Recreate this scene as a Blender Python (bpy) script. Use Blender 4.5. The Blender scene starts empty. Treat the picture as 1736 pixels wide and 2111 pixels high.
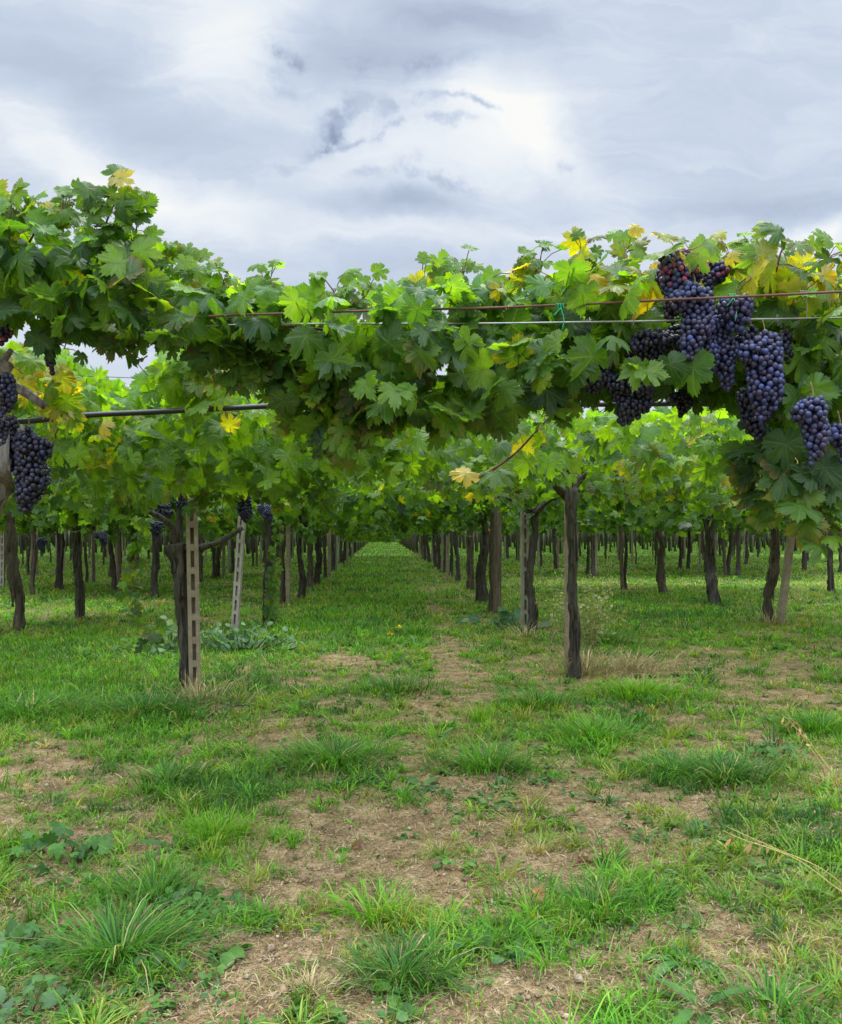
import bpy, math
import numpy as np
from mathutils import Matrix, Vector
rng = np.random.default_rng(11)
scene = bpy.context.scene
C = scene.collection
R = math.radians

# ------------------------------------------------------------------ camera
FPX, CX, CY, HCAM = 1830.0, 868.0, 1055.5, 1.40
cam_d = bpy.data.cameras.new("camera")
cam = bpy.data.objects.new("camera", cam_d); C.objects.link(cam)
cam.location = (0, 0, HCAM)
cam.rotation_euler = (R(90 + 1.24), 0, R(-2.53))
cam_d.sensor_fit = 'VERTICAL'; cam_d.sensor_height = 24.0; cam_d.sensor_width = 24.0
cam_d.lens = 24.0 * FPX / 2111.0
cam_d.clip_start = 0.05; cam_d.clip_end = 3000
scene.camera = cam
CAMM = np.array(cam.rotation_euler.to_matrix())

# ------------------------------------------------------------------ sky, sun, exposure
SUN_EL, SUN_AZ = 58.0, 12.0          # azimuth measured from +Y towards +X
scene.view_settings.view_transform = 'Standard'
scene.view_settings.look = 'None'
scene.view_settings.gamma = 1.0
scene.view_settings.exposure = 0.0
scene.cycles.max_bounces = 9
scene.cycles.diffuse_bounces = 4
scene.cycles.transmission_bounces = 6
scene.cycles.glossy_bounces = 2
scene.cycles.use_denoising = True
scene.cycles.caustics_reflective = False
scene.cycles.caustics_refractive = False

world = bpy.data.worlds.new("World"); scene.world = world; world.use_nodes = True

class NT:
    """small helper to write node trees"""
    def __init__(s, tree):
        s.t = tree; tree.nodes.clear()
    def n(s, typ, ins=None, **props):
        nd = s.t.nodes.new(typ)
        for k, v in props.items(): setattr(nd, k, v)
        for k, v in (ins or {}).items():
            sock = nd.inputs[k]
            if isinstance(v, bpy.types.NodeSocket): s.t.links.new(v, sock)
            else: sock.default_value = v
        return nd
    def m(s, op, a, b=0.0, c=0.0, clamp=False):
        nd = s.n('ShaderNodeMath', {0: a, 1: b, 2: c}, operation=op, use_clamp=clamp)
        return nd.outputs[0]
    def mix(s, f, a, b, blend='MIX'):
        nd = s.n('ShaderNodeMix', data_type='RGBA', blend_type=blend)
        for idx, v in ((0, f), (6, a), (7, b)):
            if isinstance(v, bpy.types.NodeSocket): s.t.links.new(v, nd.inputs[idx])
            else: nd.inputs[idx].default_value = v if idx == 0 else (tuple(v) + (1,))[:4]
        return nd.outputs[2]
    def ramp(s, f, stops, interp='LINEAR'):
        nd = s.n('ShaderNodeValToRGB', {0: f}); r = nd.color_ramp; r.interpolation = interp
        while len(r.elements) < len(stops): r.elements.new(0.5)
        for e, (p, c) in zip(r.elements, stops):
            e.position = p; e.color = tuple(c) + (1,)
        return nd.outputs[0]
    def mapr(s, v, a, b, c, d):
        nd = s.n('ShaderNodeMapRange', {0: v, 1: a, 2: b, 3: c, 4: d}, interpolation_type='SMOOTHSTEP')
        return nd.outputs[0]

def build_sky():
    w = NT(world.node_tree)
    tc = w.n('ShaderNodeTexCoord').outputs['Generated']
    sp = w.n('ShaderNodeSeparateXYZ', {0: tc}).outputs
    yy = w.m('MAXIMUM', w.m('ABSOLUTE', sp[1]), 0.06)
    u = w.m('DIVIDE', sp[0], yy); v = w.m('DIVIDE', sp[2], yy)
    p = w.n('ShaderNodeCombineXYZ', {0: u, 1: v, 2: 0.0}).outputs[0]
    # turbulence that frays the cloud patches
    warp = w.n('ShaderNodeTexNoise', {'Vector': p, 'Scale': 5.0, 'Detail': 7.0, 'Roughness': 0.58}, noise_dimensions='2D').outputs['Color']
    wv = w.n('ShaderNodeVectorMath', {0: warp, 1: (0.5, 0.5, 0.5)}, operation='SUBTRACT').outputs[0]
    wv2 = w.n('ShaderNodeVectorMath', {0: wv, 1: (0.15, 0.075, 0.0)}, operation='MULTIPLY').outputs[0]
    pf = w.n('ShaderNodeVectorMath', {0: p, 1: wv2}, operation='ADD').outputs[0]
    wv3 = w.n('ShaderNodeVectorMath', {0: wv, 1: (0.26, 0.12, 0.0)}, operation='MULTIPLY').outputs[0]
    pr = w.n('ShaderNodeVectorMath', {0: p, 1: wv3}, operation='ADD').outputs[0]
    st = w.n('ShaderNodeMapping', {'Vector': pf, 'Rotation': (0, 0, R(24)), 'Scale': (1.6, 6.5, 1)}).outputs[0]
    streak = w.n('ShaderNodeTexNoise', {'Vector': st, 'Scale': 1.1, 'Detail': 5.0, 'Roughness': 0.55}, noise_dimensions='2D').outputs[0]
    val = w.m('MULTIPLY_ADD', w.m('SUBTRACT', streak, 0.5), 0.32, 0.635)
    fine = w.n('ShaderNodeTexNoise', {'Vector': st, 'Scale': 4.5, 'Detail': 7.0, 'Roughness': 0.62, 'Distortion': .8}, noise_dimensions='2D').outputs[0]
    val = w.m('MULTIPLY_ADD', w.m('SUBTRACT', fine, 0.5), 0.26, val)
    frag = w.n('ShaderNodeTexNoise', {'Vector': p, 'Scale': 26.0, 'Detail': 5.0, 'Roughness': 0.6}, noise_dimensions='2D').outputs[0]
    frag = w.mapr(frag, .36, .62, .15, 1.25)
    # cloud patches: position and size given on the picture plane of the sky, tilt, weight, frayed or soft
    B = [(480, 90, 210, 90, 25, .45, 0), (150, 330, 330, 42, -24, .33, 0), (360, 400, 260, 50, -14, .22, 0),
         (60, 120, 330, 110, -14, -.16, 0), (260, 240, 300, 60, -26, -.14, 0),
         (1000, 215, 150, 90, 0, .42, 0), (1130, 290, 170, 45, -28, .34, 0), (960, 120, 110, 60, 30, .12, 0),
         (790, 90, 230, 75, 0, -.30, 0), (960, 10, 220, 40, -8, -.30, 0), (870, 105, 60, 28, 0, -.22, 1),
         (625, 102, 52, 12, 0, -.38, 1), (590, 150, 30, 20, 0, -.2, 1),
         (745, 225, 85, 30, 20, -.42, 1), (690, 262, 60, 16, 28, -.4, 1), (905, 212, 55, 10, -14, -.42, 1), (790, 262, 110, 10, 6, -.3, 1),
         (815, 410, 115, 30, 0, -.40, 0), (850, 355, 75, 14, -8, -.26, 1), (560, 325, 80, 18, 0, -.15, 1), (1185, 318, 45, 12, -20, -.2, 1),
         (800, 330, 330, 90, 0, .18, 0), (850, 470, 330, 28, 0, .16, 0),
         (1640, 400, 260, 55, 4, -.34, 0), (1500, 200, 330, 160, 0, -.13, 0), (1720, 480, 70, 36, 20, .42, 0),
         (1400, 470, 170, 40, 0, .10, 0), (620, 560, 420, 55, 0, -.14, 0), (1000, 540, 160, 30, 0, .08, 0), (250, 480, 330, 40, -6, .05, 0)]
    for (x, y, sx, sy, rot, amp, ragged) in B:
        mp = w.n('ShaderNodeMapping', {'Vector': pr if ragged else pf, 'Location': ((x - 787) / FPX, (1095 - y) / FPX, 0),
                 'Rotation': (0, 0, R(rot)), 'Scale': (sx / FPX, sy / FPX, 1)}, vector_type='TEXTURE').outputs[0]
        d2 = w.n('ShaderNodeVectorMath', {0: mp, 1: mp}, operation='DOT_PRODUCT').outputs['Value']
        g = w.m('POWER', 2.718, w.m('MULTIPLY', d2, -1.0))
        if ragged: g = w.m('MULTIPLY', g, frag)
        val = w.m('MULTIPLY_ADD', g, amp * (.72 if amp > 0 else 1.0), val)
    val = w.m('ADD', val, 0.0, clamp=True)
    cloud = w.ramp(val, [(0.0, (.30, .36, .51)), (0.25, (.43, .505, .67)), (0.55, (.595, .68, .84)), (0.8, (.84, .89, .97)), (1.0, (1.0, 1.0, 1.0))])
    # sky brightened overhead and behind the camera, out of view, as added fill light
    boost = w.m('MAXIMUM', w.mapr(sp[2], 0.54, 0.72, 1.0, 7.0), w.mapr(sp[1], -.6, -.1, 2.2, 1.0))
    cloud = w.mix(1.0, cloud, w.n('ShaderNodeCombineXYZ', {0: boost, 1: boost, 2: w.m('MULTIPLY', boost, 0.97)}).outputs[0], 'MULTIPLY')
    sky = w.n('ShaderNodeTexSky', sky_type='NISHITA', sun_disc=False)
    sky.sun_elevation = R(SUN_EL); sky.sun_rotation = R(SUN_AZ)
    bg1 = w.n('ShaderNodeBackground', {0: sky.outputs[0], 1: 0.1})
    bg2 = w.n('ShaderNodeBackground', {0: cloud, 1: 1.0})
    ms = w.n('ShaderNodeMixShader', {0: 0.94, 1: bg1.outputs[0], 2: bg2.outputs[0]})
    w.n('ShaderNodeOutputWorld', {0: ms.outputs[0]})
build_sky()

sun_d = bpy.data.lights.new("sun", 'SUN'); sun_d.energy = 1.5; sun_d.angle = R(14); sun_d.color = (1.0, .95, .86)
sun = bpy.data.objects.new("sun", sun_d); C.objects.link(sun)
to_sun = Vector((math.cos(R(SUN_EL)) * math.sin(R(SUN_AZ)), math.cos(R(SUN_EL)) * math.cos(R(SUN_AZ)), math.sin(R(SUN_EL))))
sun.rotation_euler = to_sun.to_track_quat('Z', 'Y').to_euler(); sun.location = to_sun * 40

# ------------------------------------------------------------------ helpers
def ray(x, y):
    d = CAMM @ np.array([(x - CX) / FPX, (CY - y) / FPX, -1.0])
    return d
def at(x, y, depth):
    """world point seen at photo position (x, y) of the 1736 px wide view, at distance depth along the rows"""
    d = ray(x, y); return np.array([0, 0, HCAM]) + d * (depth / d[1])
def onground(x, y):
    d = ray(x, y); k = -HCAM / d[2]; p = np.array([0, 0, HCAM]) + d * k; return p[0], p[1]

TAB = rng.random((256, 256))
def vnoise(x, y, s=1.0, o=0):
    x = np.asarray(x, float) * s + 37.2 * (o + 1); y = np.asarray(y, float) * s + 91.7 * (o + 1)
    xi = np.floor(x).astype(int); yi = np.floor(y).astype(int); fx = x - xi; fy = y - yi
    fx = fx * fx * (3 - 2 * fx); fy = fy * fy * (3 - 2 * fy)
    g = lambda a, b: TAB[a & 255, b & 255]
    return (g(xi, yi) * (1 - fx) + g(xi + 1, yi) * fx) * (1 - fy) + (g(xi, yi + 1) * (1 - fx) + g(xi + 1, yi + 1) * fx) * fy
def fbm(x, y, s=1.0, o=0, octs=4):
    a, t, r = 1.0, 0.0, 0.0
    for k in range(octs):
        r = r + a * vnoise(x, y, s * 2 ** k, o + k); t += a; a *= .55
    return r / t
def hgt(x, y):
    return (fbm(x, y, .5, 5, 3) - .5) * .10 + (fbm(x, y, 4, 9, 3) - .5) * .03

def tag(o, label=None, cat=None, group=None, kind=None):
    if label: o['label'] = label
    if cat: o['category'] = cat
    if group: o['group'] = group
    if kind: o['kind'] = kind
    return o
def thing(name, label, cat, loc=(0, 0, 0), rotz=0.0, group=None):
    o = bpy.data.objects.new(name, None); C.objects.link(o)
    o.empty_display_size = .1
    o.location = tuple(map(float, loc)); o.rotation_euler = (0, 0, rotz)
    return tag(o, label, cat, group)
def make_mesh(name, V, faces, mat, col=None, uv=None, smooth=True):
    """faces: list of int arrays (n, k)"""
    me = bpy.data.meshes.new(name)
    V = np.asarray(V, np.float32)
    me.vertices.add(len(V)); me.vertices.foreach_set('co', V.ravel())
    faces = [np.asarray(f, np.int32) for f in faces if len(f)]
    loops = np.concatenate([f.ravel() for f in faces])
    sizes = np.concatenate([np.full(len(f), f.shape[1], np.int32) for f in faces])
    starts = np.concatenate([[0], np.cumsum(sizes)[:-1]]).astype(np.int32)
    me.loops.add(len(loops)); me.loops.foreach_set('vertex_index', loops)
    me.polygons.add(len(sizes)); me.polygons.foreach_set('loop_start', starts)
    me.polygons.foreach_set('use_smooth', np.full(len(sizes), bool(smooth)))
    me.update(calc_edges=True)
    if col is not None:
        a = me.attributes.new('tint', 'FLOAT_COLOR', 'POINT')
        c4 = np.ones((len(V), 4), np.float32); c4[:, :3] = np.asarray(col, np.float32).reshape(-1, 3) if np.ndim(col) > 1 else col
        a.data.foreach_set('color', c4.ravel())
    if uv is not None:
        l = me.uv_layers.new(name='leafmap')
        l.data.foreach_set('uv', np.asarray(uv, np.float32)[loops].ravel())
    me.materials.append(mat)
    me.validate()
    return me
def obj(name, me, parent=None):
    o = bpy.data.objects.new(name, me); C.objects.link(o)
    if parent is not None: o.parent = parent
    return o
class MB:
    """collects pieces of one mesh"""
    def __init__(s): s.V, s.F, s.C, s.n = [], [], [], 0
    def add(s, V, faces, col=(.5, .5, .5)):
        V = np.asarray(V, float)
        for f in faces:
            if len(f): s.F.append(np.asarray(f, int) + s.n)
        c = np.asarray(col, float)
        s.C.append(np.tile(c, (len(V), 1)) if c.ndim == 1 else c)
        s.V.append(V); s.n += len(V)
    def mesh(s, name, mat, smooth=True, origin=(0, 0, 0)):
        return make_mesh(name, np.concatenate(s.V) - np.asarray(origin, float), s.F, mat, np.concatenate(s.C), None, smooth)
    def tube(s, pts, rad, sides=6, col=(.5, .5, .5), rough=0.0, seed=0, cap=True):
        P = np.asarray(pts, float); n = len(P); rad = np.broadcast_to(np.asarray(rad, float), (n,))
        T = np.gradient(P, axis=0); T /= np.linalg.norm(T, axis=1)[:, None] + 1e-9
        ref = np.array([1.0, 0, 0]) if abs(T[0, 0]) < .8 else np.array([0, 1.0, 0])
        A = np.cross(T, ref); A /= np.linalg.norm(A, axis=1)[:, None] + 1e-9; Bn = np.cross(T, A)
        th = np.arange(sides) / sides * 2 * np.pi
        rr = np.ones((n, sides))
        if rough:
            L = np.concatenate([[0], np.cumsum(np.linalg.norm(np.diff(P, axis=0), axis=1))])
            rr = 1 + rough * (vnoise(th[None] * 2.2 + 0 * L[:, None], L[:, None] * 2.2 + seed * 7.7, 1.0) - .5) * 1.6 \
                 + rough * (vnoise(th[None] * 5.1 + seed, L[:, None] * 11 + seed * 3.1, 1.0) - .5)
        V = P[:, None] + (A[:, None] * np.cos(th)[None, :, None] + Bn[:, None] * np.sin(th)[None, :, None]) * (rad[:, None] * rr)[:, :, None]
        V = V.reshape(-1, 3)
        i = np.arange(n - 1)[:, None] * sides; j = np.arange(sides)[None]; k = (j + 1) % sides
        Q = np.stack([i + j, i + k, i + sides + k, i + sides + j], -1).reshape(-1, 4)
        F = [Q]
        if cap:
            F += [np.arange(sides)[::-1][None], (np.arange(sides) + (n - 1) * sides)[None]]
        s.add(V, F, col)
    def box(s, lo, hi, col=(.5, .5, .5), top_shift=(0, 0)):
        x0, y0, z0 = lo; x1, y1, z1 = hi; a, b = top_shift
        V = [(x0, y0, z0), (x1, y0, z0), (x1, y1, z0), (x0, y1, z0), (x0 + a, y0 + b, z1), (x1 + a, y0 + b, z1), (x1 + a, y1 + b, z1), (x0 + a, y1 + b, z1)]
        s.add(V, [[(0, 3, 2, 1), (4, 5, 6, 7), (0, 1, 5, 4), (1, 2, 6, 5), (2, 3, 7, 6), (3, 0, 4, 7)]], col)
def spline(pts, n):
    P = np.asarray(pts, float); m = len(P)
    if m == 2: return P[0] + (P[1] - P[0]) * np.linspace(0, 1, n)[:, None]
    Q = np.vstack([2 * P[0] - P[1], P, 2 * P[-1] - P[-2]])
    t = np.linspace(0, m - 1 - 1e-9, n); i = t.astype(int); f = (t - i)[:, None]
    p0, p1, p2, p3 = Q[i], Q[i + 1], Q[i + 2], Q[i + 3]
    return .5 * (2 * p1 + (p2 - p0) * f + (2 * p0 - 5 * p1 + 4 * p2 - p3) * f ** 2 + (3 * p1 - p0 - 3 * p2 + p3) * f ** 3)
def unit(a): return a / (np.linalg.norm(a, axis=-1, keepdims=True) + 1e-9)

# ------------------------------------------------------------------ materials
def new_mat(name):
    m = bpy.data.materials.new(name); m.use_nodes = True
    return m, NT(m.node_tree)
def leaf_material(name, transl=.48, veins=True, rough=.46, boost=(3.6, 3.3, .42)):
    m, w = new_mat(name)
    col = w.n('ShaderNodeAttribute', attribute_name='tint').outputs['Color']
    geo = w.n('ShaderNodeNewGeometry')
    nz = w.n('ShaderNodeTexNoise', {'Vector': geo.outputs['Position'], 'Scale': 30.0, 'Detail': 4.0}).outputs[0]
    col = w.mix(w.mapr(nz, .35, .7, 0, .55), col, w.mix(1.0, col, (.62, .7, .8), 'MULTIPLY'))
    big = w.n('ShaderNodeTexNoise', {'Vector': geo.outputs['Position'], 'Scale': 16.0, 'Detail': 5.0, 'Roughness': .6}).outputs[0]
    fine = w.n('ShaderNodeTexNoise', {'Vector': geo.outputs['Position'], 'Scale': 140.0, 'Detail': 3.0, 'Roughness': .7}).outputs[0]
    col = w.mix(w.mapr(big, .52, .68, 0, .30), col, (.10, .13, .09))
    col = w.mix(w.mapr(big, .30, .42, .45, 0), col, w.mix(1.0, col, (1.7, 1.35, .7), 'MULTIPLY'))
    col = w.mix(w.mapr(fine, .58, .72, 0, .6), col, w.mix(1.0, col, (.45, .45, .5), 'MULTIPLY'))
    bump_h = w.m('ADD', nz, w.m('MULTIPLY', fine, .6))
    if veins:
        uv = w.n('ShaderNodeUVMap', uv_map='leafmap').outputs[0]
        s = w.n('ShaderNodeSeparateXYZ', {0: uv}).outputs
        ang = w.m('ABSOLUTE', w.m('ARCTAN2', s[0], s[1])); r = w.n('ShaderNodeVectorMath', {0: uv}, operation='LENGTH').outputs['Value']
        d = None
        for a in (0.0, .80, 1.85):
            q = w.m('MULTIPLY', w.m('ABSOLUTE', w.m('SINE', w.m('SUBTRACT', ang, a))), r)
            q = w.m('ADD', q, w.m('MULTIPLY', w.m('GREATER_THAN', w.m('ABSOLUTE', w.m('SUBTRACT', ang, a)), 1.2), 1.0))
            d = q if d is None else w.m('MINIMUM', d, q)
        # side veins branch off in a herringbone
        hb = w.m('ABSOLUTE', w.m('SUBTRACT', w.m('FRACT', w.m('MULTIPLY', w.m('SUBTRACT', r, w.m('MULTIPLY', d, .9)), 6.5)), .5))
        side = w.m('MULTIPLY', w.m('LESS_THAN', hb, .06), .35)
        v1 = w.mapr(d, .010, .032, 1.0, 0.0)
        vm = w.m('MAXIMUM', v1, side)
        col = w.mix(w.m('MULTIPLY', vm, .32), col, w.mix(.55, col, (.24, .33, .10)))
        bump_h = w.m('SUBTRACT', w.m('MULTIPLY', nz, .5), w.m('MULTIPLY', vm, .5))
    under = w.mix(.35, col, (.12, .19, .09))
    fcol = w.mix(geo.outputs['Backfacing'], col, under)
    bmp = w.n('ShaderNodeBump', {'Strength': .6, 'Distance': .004, 'Height': bump_h}).outputs[0]
    pb = w.n('ShaderNodeBsdfPrincipled', {'Base Color': fcol, 'Roughness': rough, 'Specular IOR Level': .34, 'Normal': bmp})
    tr = w.n('ShaderNodeBsdfTranslucent', {'Color': w.mix(1.0, col, boost, 'MULTIPLY')})
    mx = w.n('ShaderNodeMixShader', {0: transl, 1: pb.outputs[0], 2: tr.outputs[0]})
    w.n('ShaderNodeOutputMaterial', {0: mx.outputs[0]})
    return m
def bark_material(name, dark, light, scale=1.0):
    m, w = new_mat(name)
    tc = w.n('ShaderNodeTexCoord').outputs['Object']
    mp = w.n('ShaderNodeMapping', {'Vector': tc, 'Scale': (26 * scale, 26 * scale, 3.2 * scale)}).outputs[0]
    n1 = w.n('ShaderNodeTexNoise', {'Vector': mp, 'Scale': 1.6, 'Detail': 6.0, 'Roughness': .65, 'Distortion': .6}).outputs[0]
    n2 = w.n('ShaderNodeTexNoise', {'Vector': tc, 'Scale': 5.0, 'Detail': 3.0}).outputs[0]
    c = w.ramp(n1, [(.3, dark), (.55, tuple(.5 * (a + b) for a, b in zip(dark, light))), (.78, light)])
    c = w.mix(w.mapr(n2, .45, .75, 0, .5), c, (.06, .062, .035))
    b = w.n('ShaderNodeBump', {'Strength': .9, 'Distance': .02, 'Height': n1}).outputs[0]
    pb = w.n('ShaderNodeBsdfPrincipled', {'Base Color': c, 'Roughness': .9, 'Specular IOR Level': .2, 'Normal': b})
    w.n('ShaderNodeOutputMaterial', {0: pb.outputs[0]})
    return m
def concrete_material(name, c1, c2):
    m, w = new_mat(name)
    tc = w.n('ShaderNodeTexCoord').outputs['Object']
    n1 = w.n('ShaderNodeTexNoise', {'Vector': tc, 'Scale': 9.0, 'Detail': 6.0, 'Roughness': .65}).outputs[0]
    vo = w.n('ShaderNodeTexVoronoi', {'Vector': tc, 'Scale': 90.0}).outputs
    n3 = w.n('ShaderNodeTexNoise', {'Vector': tc, 'Scale': 2.5, 'Detail': 4.0}).outputs[0]
    c = w.ramp(n1, [(.3, c1), (.7, c2)])
    peb = w.m('MULTIPLY', w.m('LESS_THAN', vo['Distance'], .32), w.m('GREATER_THAN', w.n('ShaderNodeSeparateColor', {0: vo['Color']}).outputs[0], .55))
    c = w.mix(w.m('MULTIPLY', peb, .55), c, (.42, .38, .31))
    c = w.mix(w.mapr(n3, .5, .72, 0, .6), c, (.075, .075, .045))
    b = w.n('ShaderNodeBump', {'Strength': .6, 'Distance': .006, 'Height': w.m('ADD', n1, w.m('MULTIPLY', peb, .3))}).outputs[0]
    pb = w.n('ShaderNodeBsdfPrincipled', {'Base Color': c, 'Roughness': .88, 'Specular IOR Level': .25, 'Normal': b})
    w.n('ShaderNodeOutputMaterial', {0: pb.outputs[0]})
    return m
def tint_material(name, rough=.7, spec=.3, transl=0.0, metal=0.0, noise=60.0):
    m, w = new_mat(name)
    col = w.n('ShaderNodeAttribute', attribute_name='tint').outputs['Color']
    tc = w.n('ShaderNodeTexCoord').outputs['Object']
    nz = w.n('ShaderNodeTexNoise', {'Vector': tc, 'Scale': noise, 'Detail': 3.0}).outputs[0]
    col = w.mix(w.mapr(nz, .35, .7, 0, .6), col, w.mix(1.0, col, (.6, .62, .6), 'MULTIPLY'))
    pb = w.n('ShaderNodeBsdfPrincipled', {'Base Color': col, 'Roughness': rough, 'Specular IOR Level': spec, 'Metallic': metal})
    out = pb.outputs[0]
    if transl:
        tr = w.n('ShaderNodeBsdfTranslucent', {'Color': w.mix(1.0, col, (1.9, 1.8, .7), 'MULTIPLY')})
        out = w.n('ShaderNodeMixShader', {0: transl, 1: out, 2: tr.outputs[0]}).outputs[0]
    w.n('ShaderNodeOutputMaterial', {0: out})
    return m
def grape_material():
    m, w = new_mat('grape_skin')
    col = w.n('ShaderNodeAttribute', attribute_name='tint').outputs['Color']
    tc = w.n('ShaderNodeTexCoord').outputs['Object']
    n1 = w.n('ShaderNodeTexNoise', {'Vector': tc, 'Scale': 70.0, 'Detail': 5.0, 'Roughness': .6}).outputs[0]
    n2 = w.n('ShaderNodeTexNoise', {'Vector': tc, 'Scale': 300.0, 'Detail': 2.0}).outputs[0]
    bloom = w.m('MULTIPLY', w.mapr(n1, .32, .66, .12, 1.0), w.mapr(n2, .3, .7, .7, 1.0))
    c = w.mix(w.m('MULTIPLY', bloom, .45), col, w.mix(1.0, col, (2.6, 3.5, 5.4), 'MULTIPLY'))
    pb = w.n('ShaderNodeBsdfPrincipled', {'Base Color': c, 'Roughness': w.mapr(bloom, 0, 1, .28, .62), 'Specular IOR Level': .45})
    w.n('ShaderNodeOutputMaterial', {0: pb.outputs[0]})
    return m
def ground_material():
    m, w = new_mat('soil')
    g = w.n('ShaderNodeAttribute', attribute_name='tint').outputs['Color']
    sep = w.n('ShaderNodeSeparateColor', {0: g}).outputs
    tc = w.n('ShaderNodeNewGeometry').outputs['Position']
    n1 = w.n('ShaderNodeTexNoise', {'Vector': tc, 'Scale': 7.0, 'Detail': 7.0, 'Roughness': .65}).outputs[0]
    n2 = w.n('ShaderNodeTexNoise', {'Vector': tc, 'Scale': 55.0, 'Detail': 5.0, 'Roughness': .7}).outputs[0]
    vo = w.n('ShaderNodeTexVoronoi', {'Vector': tc, 'Scale': 60.0}, feature='DISTANCE_TO_EDGE').outputs[0]
    soil = w.ramp(n1, [(.28, (.14, .09, .046)), (.5, (.33, .225, .115)), (.72, (.54, .40, .225))])
    soil = w.mix(w.mapr(n2, .42, .62, 0, .75), soil, w.mix(1.0, soil, (.36, .32, .28), 'MULTIPLY'))
    thatch = w.ramp(n2, [(.3, (.035, .05, .015)), (.5, (.075, .12, .03)), (.7, (.2, .2, .08))])
    n4 = w.n('ShaderNodeTexNoise', {'Vector': tc, 'Scale': 14.0, 'Detail': 4.0}).outputs[0]
    f = w.mapr(w.m('ADD', sep[0], w.m('MULTIPLY', w.m('SUBTRACT', n4, .5), .9)), .35, .95, 0, .9)
    thatch = w.mix(sep[1], thatch, w.mix(n2, (.045, .095, .02), (.12, .2, .05)))
    f = w.m('MAXIMUM', f, sep[1])
    c = w.mix(f, soil, thatch)
    h = w.m('ADD', w.m('MULTIPLY', n2, .7), w.m('MULTIPLY', w.mapr(vo, 0, .12, 0, 1), .25))
    b = w.n('ShaderNodeBump', {'Strength': .8, 'Distance': .02, 'Height': h}).outputs[0]
    pb = w.n('ShaderNodeBsdfPrincipled', {'Base Color': c, 'Roughness': .95, 'Specular IOR Level': .15, 'Normal': b})
    w.n('ShaderNodeOutputMaterial', {0: pb.outputs[0]})
    return m
M_LEAF = leaf_material('vine_leaf')
M_LEAF_FAR = leaf_material('vine_leaf_distant', veins=False, transl=.42, boost=(3.2, 3.0, .42))
M_WEED = leaf_material('weed_leaf', veins=False, transl=.3, boost=(1.7, 1.7, .6))
M_GRASS = tint_material('grass_blade', rough=.55, spec=.25, transl=.3, noise=8.0)
M_STRAW = tint_material('dry_straw', rough=.85, spec=.15, noise=30.0)
M_BARK = bark_material('vine_bark', (.011, .009, .008), (.165, .14, .115))
M_BARK_BROWN = bark_material('brown_vine_bark', (.022, .016, .012), (.20, .155, .115))
M_BARK_GREY = bark_material('weathered_bark', (.06, .054, .05), (.50, .47, .44))
M_CANE = tint_material('cane_bark', rough=.6, spec=.3, noise=90.0)
M_CONC = concrete_material('old_concrete', (.19, .145, .095), (.34, .275, .195))
M_CONC_GREY = concrete_material('grey_concrete', (.23, .205, .165), (.4, .36, .295))
M_WOOD = bark_material('post_wood', (.07, .05, .034), (.25, .195, .145), .7)
M_GRAPE = grape_material()
M_PIPE = tint_material('black_plastic', rough=.38, spec=.5, noise=20.0)
M_WIRE = tint_material('galvanised_wire', rough=.45, spec=.5, metal=.6, noise=40.0)
M_SOIL = ground_material()

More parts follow.
